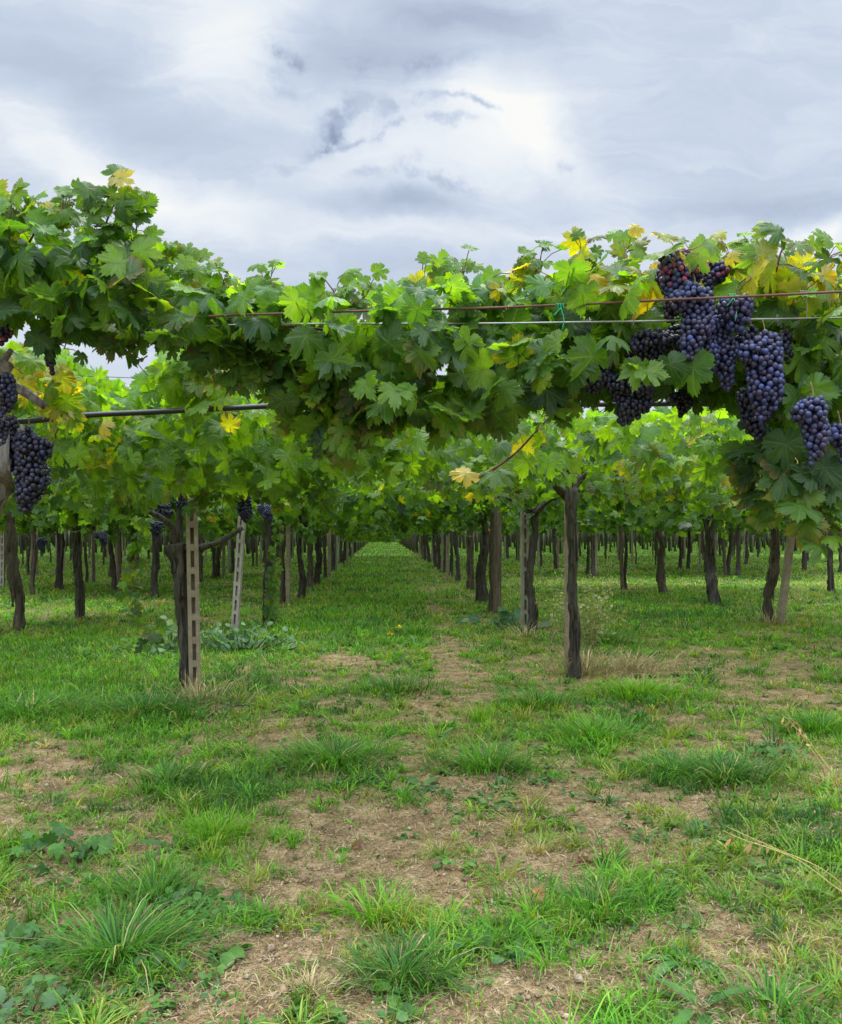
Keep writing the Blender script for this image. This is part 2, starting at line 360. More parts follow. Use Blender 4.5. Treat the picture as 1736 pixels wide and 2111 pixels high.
# ------------------------------------------------------------------ vine leaves
def leaf_proto(seed, detail=True):
    r_ = np.random.default_rng(seed)
    step = 5.0 if detail else 14.0
    env_a = np.array([0, 14, 27, 38, 50, 64, 78, 92, 105, 128, 150, 166, 175, 180]); env_r = np.array([1.03, .90, .80, .84, .95, .84, .76, .79, .86, .72, .66, .57, .34, .04])
    pts = []
    for sgn in (1, -1):
        er = env_r * (1 + .05 * r_.normal(size=len(env_r))); depth = [r_.uniform(.15, .58), r_.uniform(.05, .5)]; cen = [28 + r_.normal(0, 2), 79 + r_.normal(0, 3)]; wd = [r_.uniform(3.5, 5.5), r_.uniform(3.5, 5.5)]
        aa = np.arange(0 if sgn == 1 else step, 179, step); aa = aa if sgn == 1 else aa[::-1]
        for k, a in enumerate(aa):
            r = np.interp(a, env_a, er)
            for d_, c_, w_ in zip(depth, cen, wd): r -= d_ * math.exp(-((a - c_) / w_) ** 2) * (1 if detail else 1.0)
            if detail: r *= 1 + (.055 if round(a / step) % 2 == 0 else -.055) * r_.uniform(.4, 1.7)
            th = R(a * sgn) + r_.normal(0, .012)
            pts.append((math.sin(th) * r, math.cos(th) * r))
    pts = np.array(pts); n = len(pts)
    rings = (.36, .70, 1.0) if detail else (1.0,)
    uv = np.vstack([[(0, 0)]] + [pts * k for k in rings])
    rad = np.linalg.norm(uv, axis=1); ang = np.arctan2(uv[:, 0], uv[:, 1])
    # curved blade: droops at the lobes, folds along the midrib, puckers between veins
    k1, k2 = r_.uniform(.10, .55), r_.uniform(-.25, .5)
    ph = r_.uniform(0, 6.28, 4)
    z = -k1 * rad ** 2 + k2 * np.abs(uv[:, 0]) * .8 - .14 * uv[:, 1] * np.abs(uv[:, 1]) * r_.uniform(-1.5, 2.5) + .22 * r_.uniform(-1, 1) * uv[:, 0] * uv[:, 1]
    z += .045 * np.sin(ang * 5 + ph[0]) * rad + .05 * np.sin(ang * 3 + ph[1]) * rad ** 2 + .03 * np.sin(uv[:, 0] * 9 + ph[2]) * np.sin(uv[:, 1] * 9 + ph[3])
    if detail: z += .035 * r_.normal(size=len(z)) * (rad > .5)
    V = np.column_stack([uv, z])
    tri = [[0, 1 + i, 1 + (i + 1) % n] for i in range(n)]
    quad = []
    for k in range(len(rings) - 1):
        a = 1 + k * n; b = a + n
        quad += [[a + i, b + i, b + (i + 1) % n, a + (i + 1) % n] for i in range(n)]
    edge = np.zeros(len(V)); edge[-n:] = 1.0
    if detail: edge[1 + n:1 + 2 * n] = .25
    return V, np.array(tri)[:, ::-1], (np.array(quad)[:, ::-1] if quad else np.zeros((0, 4), int)), uv, edge
PROTO = [leaf_proto(100 + i) for i in range(22)]
PROTO_FAR = [leaf_proto(300 + i, False) for i in range(6)]

class Leaves:
    def __init__(s, far=False): s.P = PROTO_FAR if far else PROTO; s.V, s.T, s.Q, s.U, s.C, s.n = [], [], [], [], [], 0
    def put(s, pos, nrm, tip, size, col, edge_col=None, edge_amt=0.0):
        """pos, nrm, tip, col: (k,3); size: (k,)"""
        k = len(pos); nrm = unit(np.asarray(nrm, float)); tip = np.asarray(tip, float)
        y = unit(tip - nrm * np.sum(nrm * tip, 1, keepdims=True)); x = np.cross(y, nrm)
        Rm = np.stack([x, y, nrm], -1)
        which = rng.integers(0, len(s.P), k)
        edge_amt = np.broadcast_to(np.asarray(edge_amt, float), (k,))
        for w in range(len(s.P)):
            ii = np.where(which == w)[0]
            if not len(ii): continue
            V0, T0, Q0, U0, E0 = s.P[w]; m = len(V0)
            asp = np.column_stack([rng.uniform(.9, 1.12, len(ii)), np.ones(len(ii)), rng.uniform(.5, 1.5, len(ii))])
            loc = V0[None] * asp[:, None] * size[ii][:, None, None]
            V = np.einsum('kij,kmj->kmi', Rm[ii], loc) + pos[ii][:, None]
            c = np.repeat(col[ii][:, None], m, 1)
            if edge_col is not None:
                f = (E0[None] * edge_amt[ii][:, None])[:, :, None]
                c = c * (1 - f) + np.asarray(edge_col)[None, None] * f
            off = s.n + (np.arange(len(ii)) * m)[:, None, None]
            s.V.append(V.reshape(-1, 3)); s.C.append(c.reshape(-1, 3)); s.U.append(np.tile(U0, (len(ii), 1)))
            s.T.append((T0[None] + off).reshape(-1, 3))
            if len(Q0): s.Q.append((Q0[None] + off).reshape(-1, 4))
            s.n += m * len(ii)
    def petioles(s, pos, back, length, col, rad=.0016):
        """thin stalks from the leaf base to the shoot behind it"""
        k = len(pos); d = unit(back); side = unit(np.cross(d, np.array([.3, .2, 1.0]) + 0 * d)); up = np.cross(side, d)
        th = np.array([0, 2.1, 4.2]); ring = side[:, None] * np.cos(th)[None, :, None] + up[:, None] * np.sin(th)[None, :, None]
        e = pos + d * length[:, None] + np.array([0, 0, -1.0]) * length[:, None] * .1
        V = np.concatenate([pos[:, None] + ring * rad, e[:, None] + ring * rad * 1.4], 1)
        off = s.n + (np.arange(k) * 6)[:, None, None]
        q = np.array([[0, 1, 4, 3], [1, 2, 5, 4], [2, 0, 3, 5]])[None]
        s.V.append(V.reshape(-1, 3)); s.C.append(np.tile(col, (k * 6, 1))); s.U.append(np.full((k * 6, 2), 3.0)); s.Q.append((q + off).reshape(-1, 4)); s.n += 6 * k
    def mesh(s, name, mat, origin=(0, 0, 0)):
        F = [np.concatenate(s.T)] + ([np.concatenate(s.Q)] if s.Q else [])
        return make_mesh(name, np.concatenate(s.V) - np.asarray(origin, float), F, mat, np.concatenate(s.C), np.concatenate(s.U))

GREENS = np.array([(.018, .052, .015), (.027, .076, .017), (.042, .105, .016), (.066, .145, .015), (.10, .19, .014)])
YELLOWS = np.array([(.11, .19, .014), (.18, .24, .016), (.28, .28, .02), (.34, .27, .03), (.20, .23, .04)])
def leaf_colors(k, bright=.4, yellow=.05):
    i = np.clip((rng.beta(1.6, 2.2, k) + bright - .35) * 4.999, 0, 4.999); a = i.astype(int); f = (i - a)[:, None]
    c = GREENS[a] * (1 - f) + GREENS[np.minimum(a + 1, 4)] * f
    y = rng.random(k) < yellow
    c[y] = YELLOWS[rng.integers(0, 5, y.sum())]
    return c * rng.uniform(.8, 1.2, (k, 1))

def curtain(lv, xs, top, bot, n, depth, size, bright=.4, yellow=.05, holes=None, top_yellow=0.0, stalks=True, topness=.6, clear=None):
    """a hanging hedge of leaves between two wavy heights, filled through its thickness.  xs/top/bot: outline as seen from the headland,
    turned into real positions at the given depths"""
    xs, top, bot = map(np.asarray, (xs, top, bot))
    x = rng.uniform(xs[0], xs[-1], n * 3)
    t, b = np.interp(x, xs, top), np.interp(x, xs, bot)
    v = rng.random(n * 3); y = t + (b - t) * v
    hmax = (bot - top).max()
    keep = rng.random(n * 3) < (b - t) / hmax
    if holes:
        for (hx, hy, hw, hh) in holes: keep &= ~((((x - hx) / hw) ** 2 + ((y - hy) / hh) ** 2) < 1)
    x, y, v = x[keep][:n], y[keep][:n], v[keep][:n]; k = len(x)
    z = rng.uniform(depth[0], depth[1], k)
    for (hx, hy, hw, hh, zmin) in (clear or ()):      # nothing grows in front of the bunches and the tied cane here
        ins = (((x - hx) / hw) ** 2 + ((y - hy) / hh) ** 2) < 1
        z = np.where(ins & (z < zmin), zmin + rng.random(k) * .45, z)
    pos = np.array([at(a, b_, c) for a, b_, c in zip(x, y, z)])
    tocam = unit(np.array([0, 0, HCAM]) - pos)
    up = np.array([0, 0, 1.0])
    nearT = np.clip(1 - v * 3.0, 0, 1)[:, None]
    rnd = unit(rng.normal(size=(k, 3)))
    nrm = tocam * .7 + up * (.5 + .35 * nearT) + rnd * (.8 + .2 * nearT)
    tip = np.array([0, 0, -1.0]) * (1 - 1.5 * nearT * topness) + rng.normal(size=(k, 3)) * .75 + np.array([0, -.25, 0])
    sz = (size[0] + (size[1] - size[0]) * rng.beta(1.6, 1.8, k)) * (1 - .15 * nearT[:, 0])
    yl = yellow + top_yellow * np.clip(1 - v * 2.3, 0, 1) * np.clip((x - 1000) / 300, 0, 1)
    col = leaf_colors(k, bright, 0.0) ; col = col * (1 + .5 * nearT)  # upper leaves lightened: backlight along the top edge put into the colour
    isy = rng.random(k) < yl
    col[isy] = YELLOWS[rng.integers(0, 5, isy.sum())] * rng.uniform(.8, 1.15, (isy.sum(), 1))
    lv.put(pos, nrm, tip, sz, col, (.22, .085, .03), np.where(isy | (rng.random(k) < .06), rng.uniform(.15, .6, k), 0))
    if stalks:
        lv.petioles(pos, unit(np.array([0, .8, -.25]) + .45 * rnd), sz * rng.uniform(.6, 1.1, k), (.16, .075, .045))
    return pos

def shoot(parent, origin, name, pts, n, size, bright=.5, yellow=.05, rad=.004, face=(0, -1, .5), ccol=(.16, .07, .035), droop=-1.0):
    """a cane with leaves alternating along it: one part, its bare cane a sub-part"""
    lv, mb = Leaves(), MB()
    P = spline(pts, max(8, 3 * len(pts))); mb.tube(P, np.linspace(rad, rad * .45, len(P)), 6, ccol)
    t = np.linspace(.05, 1, n) + rng.normal(0, .02, n); idx = np.clip(t, 0, 1) * (len(P) - 1); i = np.minimum(idx.astype(int), len(P) - 2)
    base = P[i] + (P[i + 1] - P[i]) * (idx - i)[:, None]
    T = unit(P[i + 1] - P[i]); side = unit(np.cross(T, np.array(face, float))) * np.where(np.arange(n) % 2, 1, -1)[:, None]
    off = unit(side + .6 * np.array(face) + .5 * rng.normal(size=(n, 3))) * (rng.uniform(.5, 1.0, n) * .085)[:, None]
    pos = base + off; sz = rng.uniform(size[0], size[1], n) * np.linspace(1, .62, n)
    nrm = np.array(face, float) * .9 + .55 * rng.normal(size=(n, 3)) + np.array([0, 0, .3])
    tip = off * 6 + np.array([0, 0, droop]) + .35 * rng.normal(size=(n, 3))
    lv.put(pos, nrm, tip, sz, leaf_colors(n, bright, yellow), (.26, .085, .035), np.where(rng.random(n) < .2, .4, 0))
    for a, b in zip(base, pos): mb.tube([a, (a + b) / 2 + (0, 0, .008), b], .0016, 3, (.2, .1, .05), cap=False)
    o = obj(name, lv.mesh(name, M_LEAF, origin), parent); obj('cane', mb.mesh('cane', M_CANE, origin=origin), o); return o

# ------------------------------------------------------------------ ground and its cover
DRY = [  # bare or dry patches: photo position, half width in metres across and along, strength
    (430, 2060, .42, .22, 1.0), (640, 1640, .35, .5, .9), (680, 1375, .45, 1.0, .9), (935, 1340, .28, 1.6, .85), (1180, 1765, .40, .25, .95), (1110, 1800, .3, .2, .7),
    (1120, 2050, .35, .22, 1.0), (620, 1520, .5, .5, .85), (860, 1720, .55, .4, .75), (50, 1600, .6, .35, .7), (1420, 1375, .9, .6, .8), (440, 1455, .6, .45, .95),
    (980, 1640, .5, .4, .7), (600, 1830, .25, .5, .8), (140, 1850, .5, .3, .6), (1250, 1990, .3, .25, .6), (1560, 1650, .5, .4, .5), (760, 1470, .8, .6, .5), (1190, 1400, .7, .7, .6),
    (60, 2090, .2, .15, .5), (1560, 2080, .3, .12, .8), (930, 1450, .5, .5, .55), (1650, 1890, .5, .25, .55), (540, 1960, .3, .2, .6), (250, 1740, .4, .3, .4), (1350, 1610, .6, .3, .5)]
LUSH = [(100, 1440, 1.8, 1.3, 1.0), (300, 1440, .7, .6, .9), (455, 1690, .25, .6, 1.0), (470, 1620, .3, .5, .6), (1330, 1430, .5, .5, .7), (1180, 1480, .7, .6, .6), (760, 1280, 1.2, 3.0, .7), (760, 1170, 1.0, 20, .7),
        (230, 1340, 2.5, 2.0, .8), (1380, 1250, 2.0, 3.0, .5), (1250, 1880, .4, .3, .5), (300, 1520, .8, .5, .6), (1690, 1500, .6, .5, .5), (660, 1760, .2, .2, .4), (1650, 1780, .4, .4, .4), (850, 1230, .6, 2, .4)]
DRY += [(928, 1375, .24, 1.0, 1.5), (912, 1305, .22, 1.4, 1.5), (896, 1255, .22, 2.0, 1.4), (880, 1215, .22, 3.0, 1.2), (690, 1365, .35, 1.2, 1.0), (712, 1300, .26, 1.6, 1.0), (732, 1245, .24, 2.5, .9)]
DRYG = [onground(a, b) + (c * .8, d * .8, e) for a, b, c, d, e in DRY]; LUSHG = [onground(a, b) + (c, d, e) for a, b, c, d, e in LUSH]
def spots(x, y, L):
    s = np.zeros(np.shape(x))
    for (cx, cy, rx, ry, a) in L: s = s + a * np.exp(-((x - cx) / rx) ** 2 - ((y - cy) / ry) ** 2)
    return s
def cover(x, y):
    x = np.asarray(x, float); y = np.asarray(y, float)
    c = .465 + 1.0 * (fbm(x, y, 1.5, 20, 4) - .5) + 1.5 * (fbm(x, y, 5.0, 30, 3) - .5)
    c = c + .30 * np.clip((y - 7) / 6, 0, 1) + .6 * spots(x, y, LUSHG) - .50 * np.minimum(spots(x, y, DRYG), 1.5)
    return np.clip(c, .05, 1)

def build_ground():
    gx = np.unique(np.concatenate([np.linspace(-900, -30, 30), np.linspace(-30, -4, 60), np.linspace(-4, 4, 200), np.linspace(4, 30, 60), np.linspace(30, 900, 30)]))
    gy = np.unique(np.concatenate([np.linspace(-60, 1.5, 24), np.linspace(1.5, 9, 190), np.linspace(9, 30, 110), np.linspace(30, 120, 60), np.linspace(120, 1500, 30)]))
    X, Y = np.meshgrid(gx, gy); Z = hgt(X, Y)
    Z = np.where(Y > 120, 0, Z)
    nx, ny = len(gx), len(gy)
    i = np.arange(ny - 1)[:, None] * nx; j = np.arange(nx - 1)[None]
    Q = np.stack([i + j, i + j + 1, i + nx + j + 1, i + nx + j], -1).reshape(-1, 4)
    cv = cover(X, Y).ravel()
    o = obj('ground', make_mesh('ground', np.column_stack([X.ravel(), Y.ravel(), Z.ravel()]), [Q], M_SOIL, np.column_stack([cv, np.clip((Y.ravel() - 14) / 40, 0, 1), cv])))
    tag(o, kind='structure')
build_ground()

def blades(bx, by, h, w, bend, col, az=None, tipcol=None, flat=0.0, z0=None):
    """tapering curved ribbons; returns V, faces, colours"""
    k = len(bx); az = rng.uniform(0, 2 * np.pi, k) if az is None else az
    z = hgt(bx, by) - .006 if z0 is None else z0
    d = np.column_stack([np.cos(az), np.sin(az)]); fa = az + np.pi / 2 + rng.normal(0, .5, k)
    s = np.column_stack([np.cos(fa), np.sin(fa)])
    ts = np.array([0, .35, .7, 1.0]); ws = np.array([1, .95, .62, .0])
    V = np.zeros((k, 7, 3)); Cc = np.zeros((k, 7, 3))
    tipcol = col if tipcol is None else tipcol
    n = 0
    for t, wf in zip(ts, ws):
        out = bend * t ** 1.4 * h * .95; up = h * t * (1 - .52 * bend * t ** 1.6) * (1 - flat)
        px = bx + d[:, 0] * out; py = by + d[:, 1] * out; pz = z + up + flat * .01
        for sg in ((-1, 1) if wf > 0 else (0,)):
            V[:, n, 0] = px + sg * s[:, 0] * w * wf / 2; V[:, n, 1] = py + sg * s[:, 1] * w * wf / 2; V[:, n, 2] = pz
            Cc[:, n] = col * (1 - t) + tipcol * t; n += 1
    off = (np.arange(k) * 7)[:, None, None]
    q = np.array([[0, 1, 3, 2], [2, 3, 5, 4]])[None] + off; t3 = np.array([[4, 5, 6]])[None] + off
    return V.reshape(-1, 3), [q.reshape(-1, 4), t3.reshape(-1, 3)], Cc.reshape(-1, 3)

G_FRESH = np.array([(.06, .19, .014), (.095, .28, .017), (.15, .36, .022), (.22, .39, .03)])
G_DARK = np.array([(.034, .11, .018), (.055, .16, .024), (.085, .22, .03)])
G_DRY = np.array([(.40, .30, .14), (.50, .40, .22), (.30, .21, .11), (.34, .33, .12)])
def pick(P, k): 
    a = rng.integers(0, len(P), k); b = rng.integers(0, len(P), k); f = rng.random((k, 1))
    return (P[a] * f + P[b] * (1 - f)) * rng.uniform(.8, 1.2, (k, 1))
def field_points(n, y0, y1, power, pad=1.2):
    """points over the field, thinning with distance"""
    u = rng.random(n); a = 1 - power
    y = (y0 ** a + u * (y1 ** a - y0 ** a)) ** (1 / a)
    x = (rng.random(n) - .5) * 2 * (.56 * y + pad) + .04 * y
    return x, y
def grass_color(x, y, k, c, lush):
    col = pick(G_FRESH, k); n1 = fbm(x, y, .9, 50, 3); n2 = fbm(x, y, 2.3, 60, 3)
    dk = rng.random(k) < np.clip((n1 - .45) * 3.5, .05, .8); col[dk] = pick(G_DARK, dk.sum())
    yg = rng.random(k) < np.clip((n2 - .42) * 3 * (1 - lush), .03, .7); col[yg] = pick(np.array([(.22, .30, .035), (.17, .27, .03), (.30, .31, .06)]), yg.sum())
    dr = rng.random(k) < np.clip(.26 - .3 * c - .2 * lush + .12 * np.exp(-y / 5), .015, .45); col[dr] = pick(G_DRY, dr.sum())
    return col
def build_grass():
    # a short sparse carpet
    x, y = field_points(380000, 2.0, 112, 1.02)
    c = cover(x, y); keep = rng.random(len(x)) < np.clip(c * 1.25, .16, 1) ** 1.15
    x, y, c = x[keep], y[keep], c[keep]; k = len(x)
    lush = np.clip(spots(x, y, LUSHG), 0, 1); far = np.clip((y - 6) / 14, 0, 1)
    h = (.018 + .03 * c * rng.uniform(.5, 1.3, k) + .05 * lush * rng.uniform(.6, 1.2, k) + .06 * far) * rng.uniform(.6, 1.35, k)
    h = h + .002 * np.clip(y - 40, 0, 60) * rng.random(k); w = .0030 + .0009 * y * rng.uniform(.7, 1.2, k); col = grass_color(x, y, k, c, lush); bend = rng.uniform(.2, 1.2, k)
    # small clumps of longer blades fanning out from one root
    cx, cy = field_points(13500, 2.0, 40, 1.25); cc = cover(cx, cy); kp = rng.random(len(cx)) < np.clip(cc * 1.25 - .08, .06, 1); cx, cy, cc = cx[kp], cy[kp], cc[kp]
    m = rng.integers(6, 26, len(cx)); hc = rng.gamma(3.5, .022, len(cx)) * (.55 + .6 * cc) + .02; hc = np.minimum(hc, .2); gcol = grass_color(cx, cy, len(cx), cc + .55, np.clip(spots(cx, cy, LUSHG), 0, 1) * 0)
    i = np.repeat(np.arange(len(cx)), m); q = len(i); rr = np.abs(rng.normal(0, .016, q)) * (1 + 5 * hc[i]); a = rng.uniform(0, 6.28, q)
    x2, y2 = cx[i] + rr * np.cos(a), cy[i] + rr * np.sin(a)
    X, Y = np.concatenate([x, x2]), np.concatenate([y, y2]); H = np.concatenate([h, hc[i] * rng.uniform(.5, 1.15, q)]); W = np.concatenate([w, (.0032 + .0007 * y2) * rng.uniform(.7, 1.5, q)])
    Cl = np.concatenate([col, gcol[i] * rng.uniform(.75, 1.25, (q, 1))]); B = np.concatenate([bend, rng.uniform(.35, 1.4, q)]); AZ = np.concatenate([rng.uniform(0, 6.28, k), a + rng.normal(0, .5, q)])
    V, F, Cc = blades(X, Y, H, W, B, Cl, az=AZ, tipcol=Cl * rng.uniform(.95, 1.35, (len(X), 1)))
    tag(obj('grass', make_mesh('grass', V, F, M_GRASS, Cc)), 'short patchy green grass across the headland and the lane between the vine rows', 'grass', kind='stuff')
build_grass()
def build_litter():
    x, y = field_points(120000, 2.0, 24, 1.3)
    c = cover(x, y); keep = rng.random(len(x)) < (1.05 - c * .72)
    x, y, c = x[keep], y[keep], c[keep]; k = len(x)
    col = pick(np.array([(.28, .20, .10), (.38, .28, .15), (.20, .13, .075), (.33, .26, .18), (.085, .06, .04), (.48, .38, .22)]), k)
    h = rng.uniform(.012, .055, k)
    V, F, Cc = blades(x, y, h, .0017 + .0006 * y, rng.uniform(.8, 1.1, k), col, flat=rng.uniform(.55, 1.0, k), z0=hgt(x, y) + rng.uniform(0, .012, k))
    tag(obj('dry_straw', make_mesh('dry_straw', V, F, M_STRAW, Cc)), 'dead straw and dry grass bits lying on the bare tan soil', 'straw', kind='stuff')
build_litter()

def oval(m=5, wid=.42, fold=.15, curl=.2):
    """small broad leaf, base at origin, tip along +y"""
    t = np.linspace(0, 1, m); w = wid * np.sin(np.pi * np.clip(t * .96 + .03, 0, 1)) ** .75; V = []
    for tt, ww in zip(t, w):
        zc = -curl * tt * tt
        V += [(-ww, tt, zc + fold * ww), (0, tt, zc), (ww, tt, zc + fold * ww)]
    Q = []
    for i in range(m - 1):
        for j in (0, 1): Q.append([i * 3 + j, i * 3 + j + 1, i * 3 + j + 4, i * 3 + j + 3])
    return np.array(V), np.array(Q)
def put_proto(V0, Q0, pos, nrm, tip, size):
    nrm = unit(nrm); y = unit(tip - nrm * np.sum(nrm * tip, 1, keepdims=True)); x = np.cross(y, nrm); Rm = np.stack([x, y, nrm], -1)
    V = np.einsum('kij,kmj->kmi', Rm, V0[None] * size[:, None, None]) + pos[:, None]
    off = (np.arange(len(pos)) * len(V0))[:, None, None]
    return V.reshape(-1, 3), [(Q0[None] + off).reshape(-1, Q0.shape[1])]
def build_cover():
    V0, Q0 = oval(4, .38, .2, .25)
    cx, cy = field_points(9500, 2.0, 16, 1.35); n1 = fbm(cx, cy, 1.3, 70, 3); keep = rng.random(len(cx)) < np.clip((n1 - .40) * 4, .10, 1)
    cx, cy = cx[keep], cy[keep]
    m = 7; x = np.repeat(cx, m) + rng.normal(0, .012, len(cx) * m); y = np.repeat(cy, m) + rng.normal(0, .012, len(cx) * m); k = len(x)
    az = rng.uniform(0, 6.28, k); tip = np.column_stack([np.cos(az), np.sin(az), rng.uniform(-.1, .7, k)])
    nrm = np.array([0, 0, 1.0]) + .35 * rng.normal(size=(k, 3))
    base = np.repeat(rng.gamma(3, .0055, len(cx)) + .006, m) * rng.uniform(.7, 1.3, k)
    V, F = put_proto(V0, Q0, np.column_stack([x, y, hgt(x, y) + rng.uniform(.002, .03, k)]), nrm, tip, base)
    col = pick(np.array([(.055, .15, .02), (.085, .22, .025), (.12, .25, .035), (.065, .16, .03)]), k)
    tag(obj('ground_cover', make_mesh('ground_cover', V, F, M_WEED, np.repeat(col, len(V0), 0))), 'small broad leaved weeds and clover scattered through the grass', 'ground cover', kind='stuff')
build_cover()
def build_gravel():
    x, y = field_points(22000, 2.0, 10, 1.6); c = cover(x, y); keep = rng.random(len(x)) < (.95 - c * 1.1); x, y = x[keep], y[keep]; k = len(x)
    O = np.array([(1, 0, 0), (-1, 0, 0), (0, 1, 0), (0, -1, 0), (0, 0, 1), (0, 0, -1)], float)
    T = np.array([(0, 2, 4), (2, 1, 4), (1, 3, 4), (3, 0, 4), (2, 0, 5), (1, 2, 5), (3, 1, 5), (0, 3, 5)])
    s = rng.gamma(1.6, .0024, k) + .0015
    V = O[None] * s[:, None, None] * rng.uniform(.6, 1.3, (k, 6, 1)); a = rng.uniform(0, 6.28, k)
    ca, sa = np.cos(a)[:, None], np.sin(a)[:, None]
    V = np.stack([V[..., 0] * ca - V[..., 1] * sa, V[..., 0] * sa + V[..., 1] * ca, V[..., 2] * .7], -1) + np.column_stack([x, y, hgt(x, y) + s * .3])[:, None]
    off = (np.arange(k) * 6)[:, None, None]
    col = pick(np.array([(.42, .31, .18), (.34, .24, .13), (.52, .42, .29), (.17, .11, .065)]), k)
    tag(obj('gravel', make_mesh('gravel', V.reshape(-1, 3), [(T[None] + off).reshape(-1, 3)], M_STRAW, np.repeat(col, 6, 0))), 'small tan pebbles and soil crumbs on the bare patches', 'gravel', kind='stuff')
build_gravel()

def tuft(px, py, rad, h, n, pal, label, w=.005, bend=(.3, 1.0), name='grass_tuft', cat='grass tuft', dry=.06, el=1.0, mat=None):
    x0, y0 = onground(px, py); z0 = float(hgt(x0, y0))
    r = np.minimum(np.abs(rng.normal(0, .45, n)), 1.0) * rad; a = rng.uniform(0, 6.28, n)
    x = x0 + r * np.cos(a) * el; y = y0 + r * np.sin(a) * .75
    hh = h * rng.uniform(.35, 1.15, n); col = pick(pal, n); d = rng.random(n) < dry; col[d] = pick(G_DRY, d.sum())
    V, F, Cc = blades(x, y, hh, w * rng.uniform(.7, 1.3, n), rng.uniform(bend[0] + .15, bend[1] * 1.35, n), col, az=a + rng.normal(0, .45, n), tipcol=col * rng.uniform(1.0, 1.35, (n, 1)))
    o = obj(name, make_mesh(name, V - np.array([x0, y0, z0]), F, mat or M_GRASS, Cc)); o.location = (x0, y0, z0)
    tag(o, label, cat, 'grass tufts on the headland'); return o
TUFTS = [
 (245, 1970, .32, .24, 560, np.vstack([G_DARK, G_FRESH[:2]]), 'large arching dark green grass tuft next to the bare patch at the bottom', .0055, (.5, 1.1)),
 (320, 1850, .28, .19, 360, np.vstack([G_DARK, G_FRESH[:2]]), 'upright dark grass tuft just behind the large arching tuft', .005, (.3, .9)),
 (825, 2010, .22, .17, 420, G_DARK, 'squat blue green coarse grass tuft among grey dead grass', .005, (.4, 1.0)),
 (775, 1895, .18, .18, 140, G_FRESH, 'spiky mid green grass tuft with wide sparse blades, behind the squat coarse tuft', .007, (.3, .95)),
 (690, 1580, .48, .24, 620, np.vstack([G_DARK, G_FRESH[:3]]), 'wide flowing green grass tuft with a bare patch in front of it', .0065, (.5, 1.1)),
 (1005, 1580, .36, .26, 420, np.vstack([G_DARK, G_FRESH[:3]]), 'rounded green grass tuft on the middle of the headland, with dock leaves before it', .0065, (.4, 1.0)),
 (1500, 1605, .40, .24, 650, G_DARK, 'dense dark green grass tuft with drooping pale blades at its front', .0065, (.4, 1.0)),
 (1395, 1585, .36, .22, 420, np.vstack([G_DARK, G_FRESH[:3]]), 'mid green grass tuft touching the dense dark tuft', .0065, (.4, 1.0)),
 (1225, 1515, .50, .25, 560, G_FRESH[:3], 'broad bright grass tuft in front of the thick vine trunk', .0075, (.4, 1.0)),
 (1320, 1435, .50, .26, 520, G_FRESH[1:], 'bright lime grass tuft beside the dry straw at the vine base', .008, (.3, .9)),
 (1105, 1455, .45, .24, 420, np.vstack([G_DARK, G_FRESH[:3]]), 'green grass tuft between the lane path and the thick vine trunk', .008, (.4, 1.0)),
 (815, 1425, .42, .24, 300, G_DARK, 'darker grass tuft standing where the grass lane opens to the headland', .008, (.3, 1.0)),
 (1225, 1880, .40, .16, 420, np.vstack([G_DARK, G_FRESH[:2]]), 'loose dark blue green grass tuft above the broad plantain leaves', .005, (.3, .95)),
 (340, 1610, .42, .17, 330, np.vstack([G_DARK, G_FRESH[:3]]), 'low grass tuft with pale glossy blades near the twig litter', .006, (.4, 1.0)),
 (1690, 1510, .38, .2, 280, np.vstack([G_DARK, G_FRESH[:3]]), 'grass tuft with broad shiny blades near the dry oat stems', .009, (.3, .95)),
 (300, 1470, .8, .26, 800, np.vstack([G_DARK, G_FRESH[:2]]), 'long lush grass tuft leaning out beside the slotted concrete post', .008, (.5, 1.1)),
 (60, 1470, .9, .26, 800, np.vstack([G_DARK, G_FRESH[:3]]), 'very broad lush grass tuft at the edge of the shaded vines', .008, (.5, 1.1)),
 (450, 1720, .34, .15, 600, G_FRESH[1:], 'soft bright green patch of fine upright grass by the bare track', .004, (.15, .7)),
 (1600, 2090, .3, .16, 200, np.vstack([G_DARK, G_FRESH[:3]]), 'thin pale grass tuft in the near corner under the dry stems', .0055, (.3, 1.0)),
 (990, 1480, .22, .2, 200, G_FRESH[1:], 'narrow wispy yellow green grass tuft on the worn path', .005, (.1, .6)),
 (1250, 1330, .5, .3, 380, np.vstack([G_DARK, G_FRESH[:2]]), 'tall shaded grass tuft behind the thick vine trunk', .009, (.2, .8)),
 (720, 1300, .7, .22, 420, np.vstack([G_DARK, G_FRESH[:3]]), 'leafy grass tuft in the lane next to the yellow dandelions', .010, (.3, .9)),
 (860, 1310, .5, .22, 260, np.vstack([G_DARK, G_FRESH[:3]]), 'smaller lane grass tuft between the dandelions and the reddish track', .010, (.3, .9)),
]
for t in TUFTS: tuft(*t[:7], w=t[7], bend=t[8])
DRYPAL = np.array([(.46, .35, .17), (.55, .45, .26), (.36, .26, .13), (.30, .30, .10)])
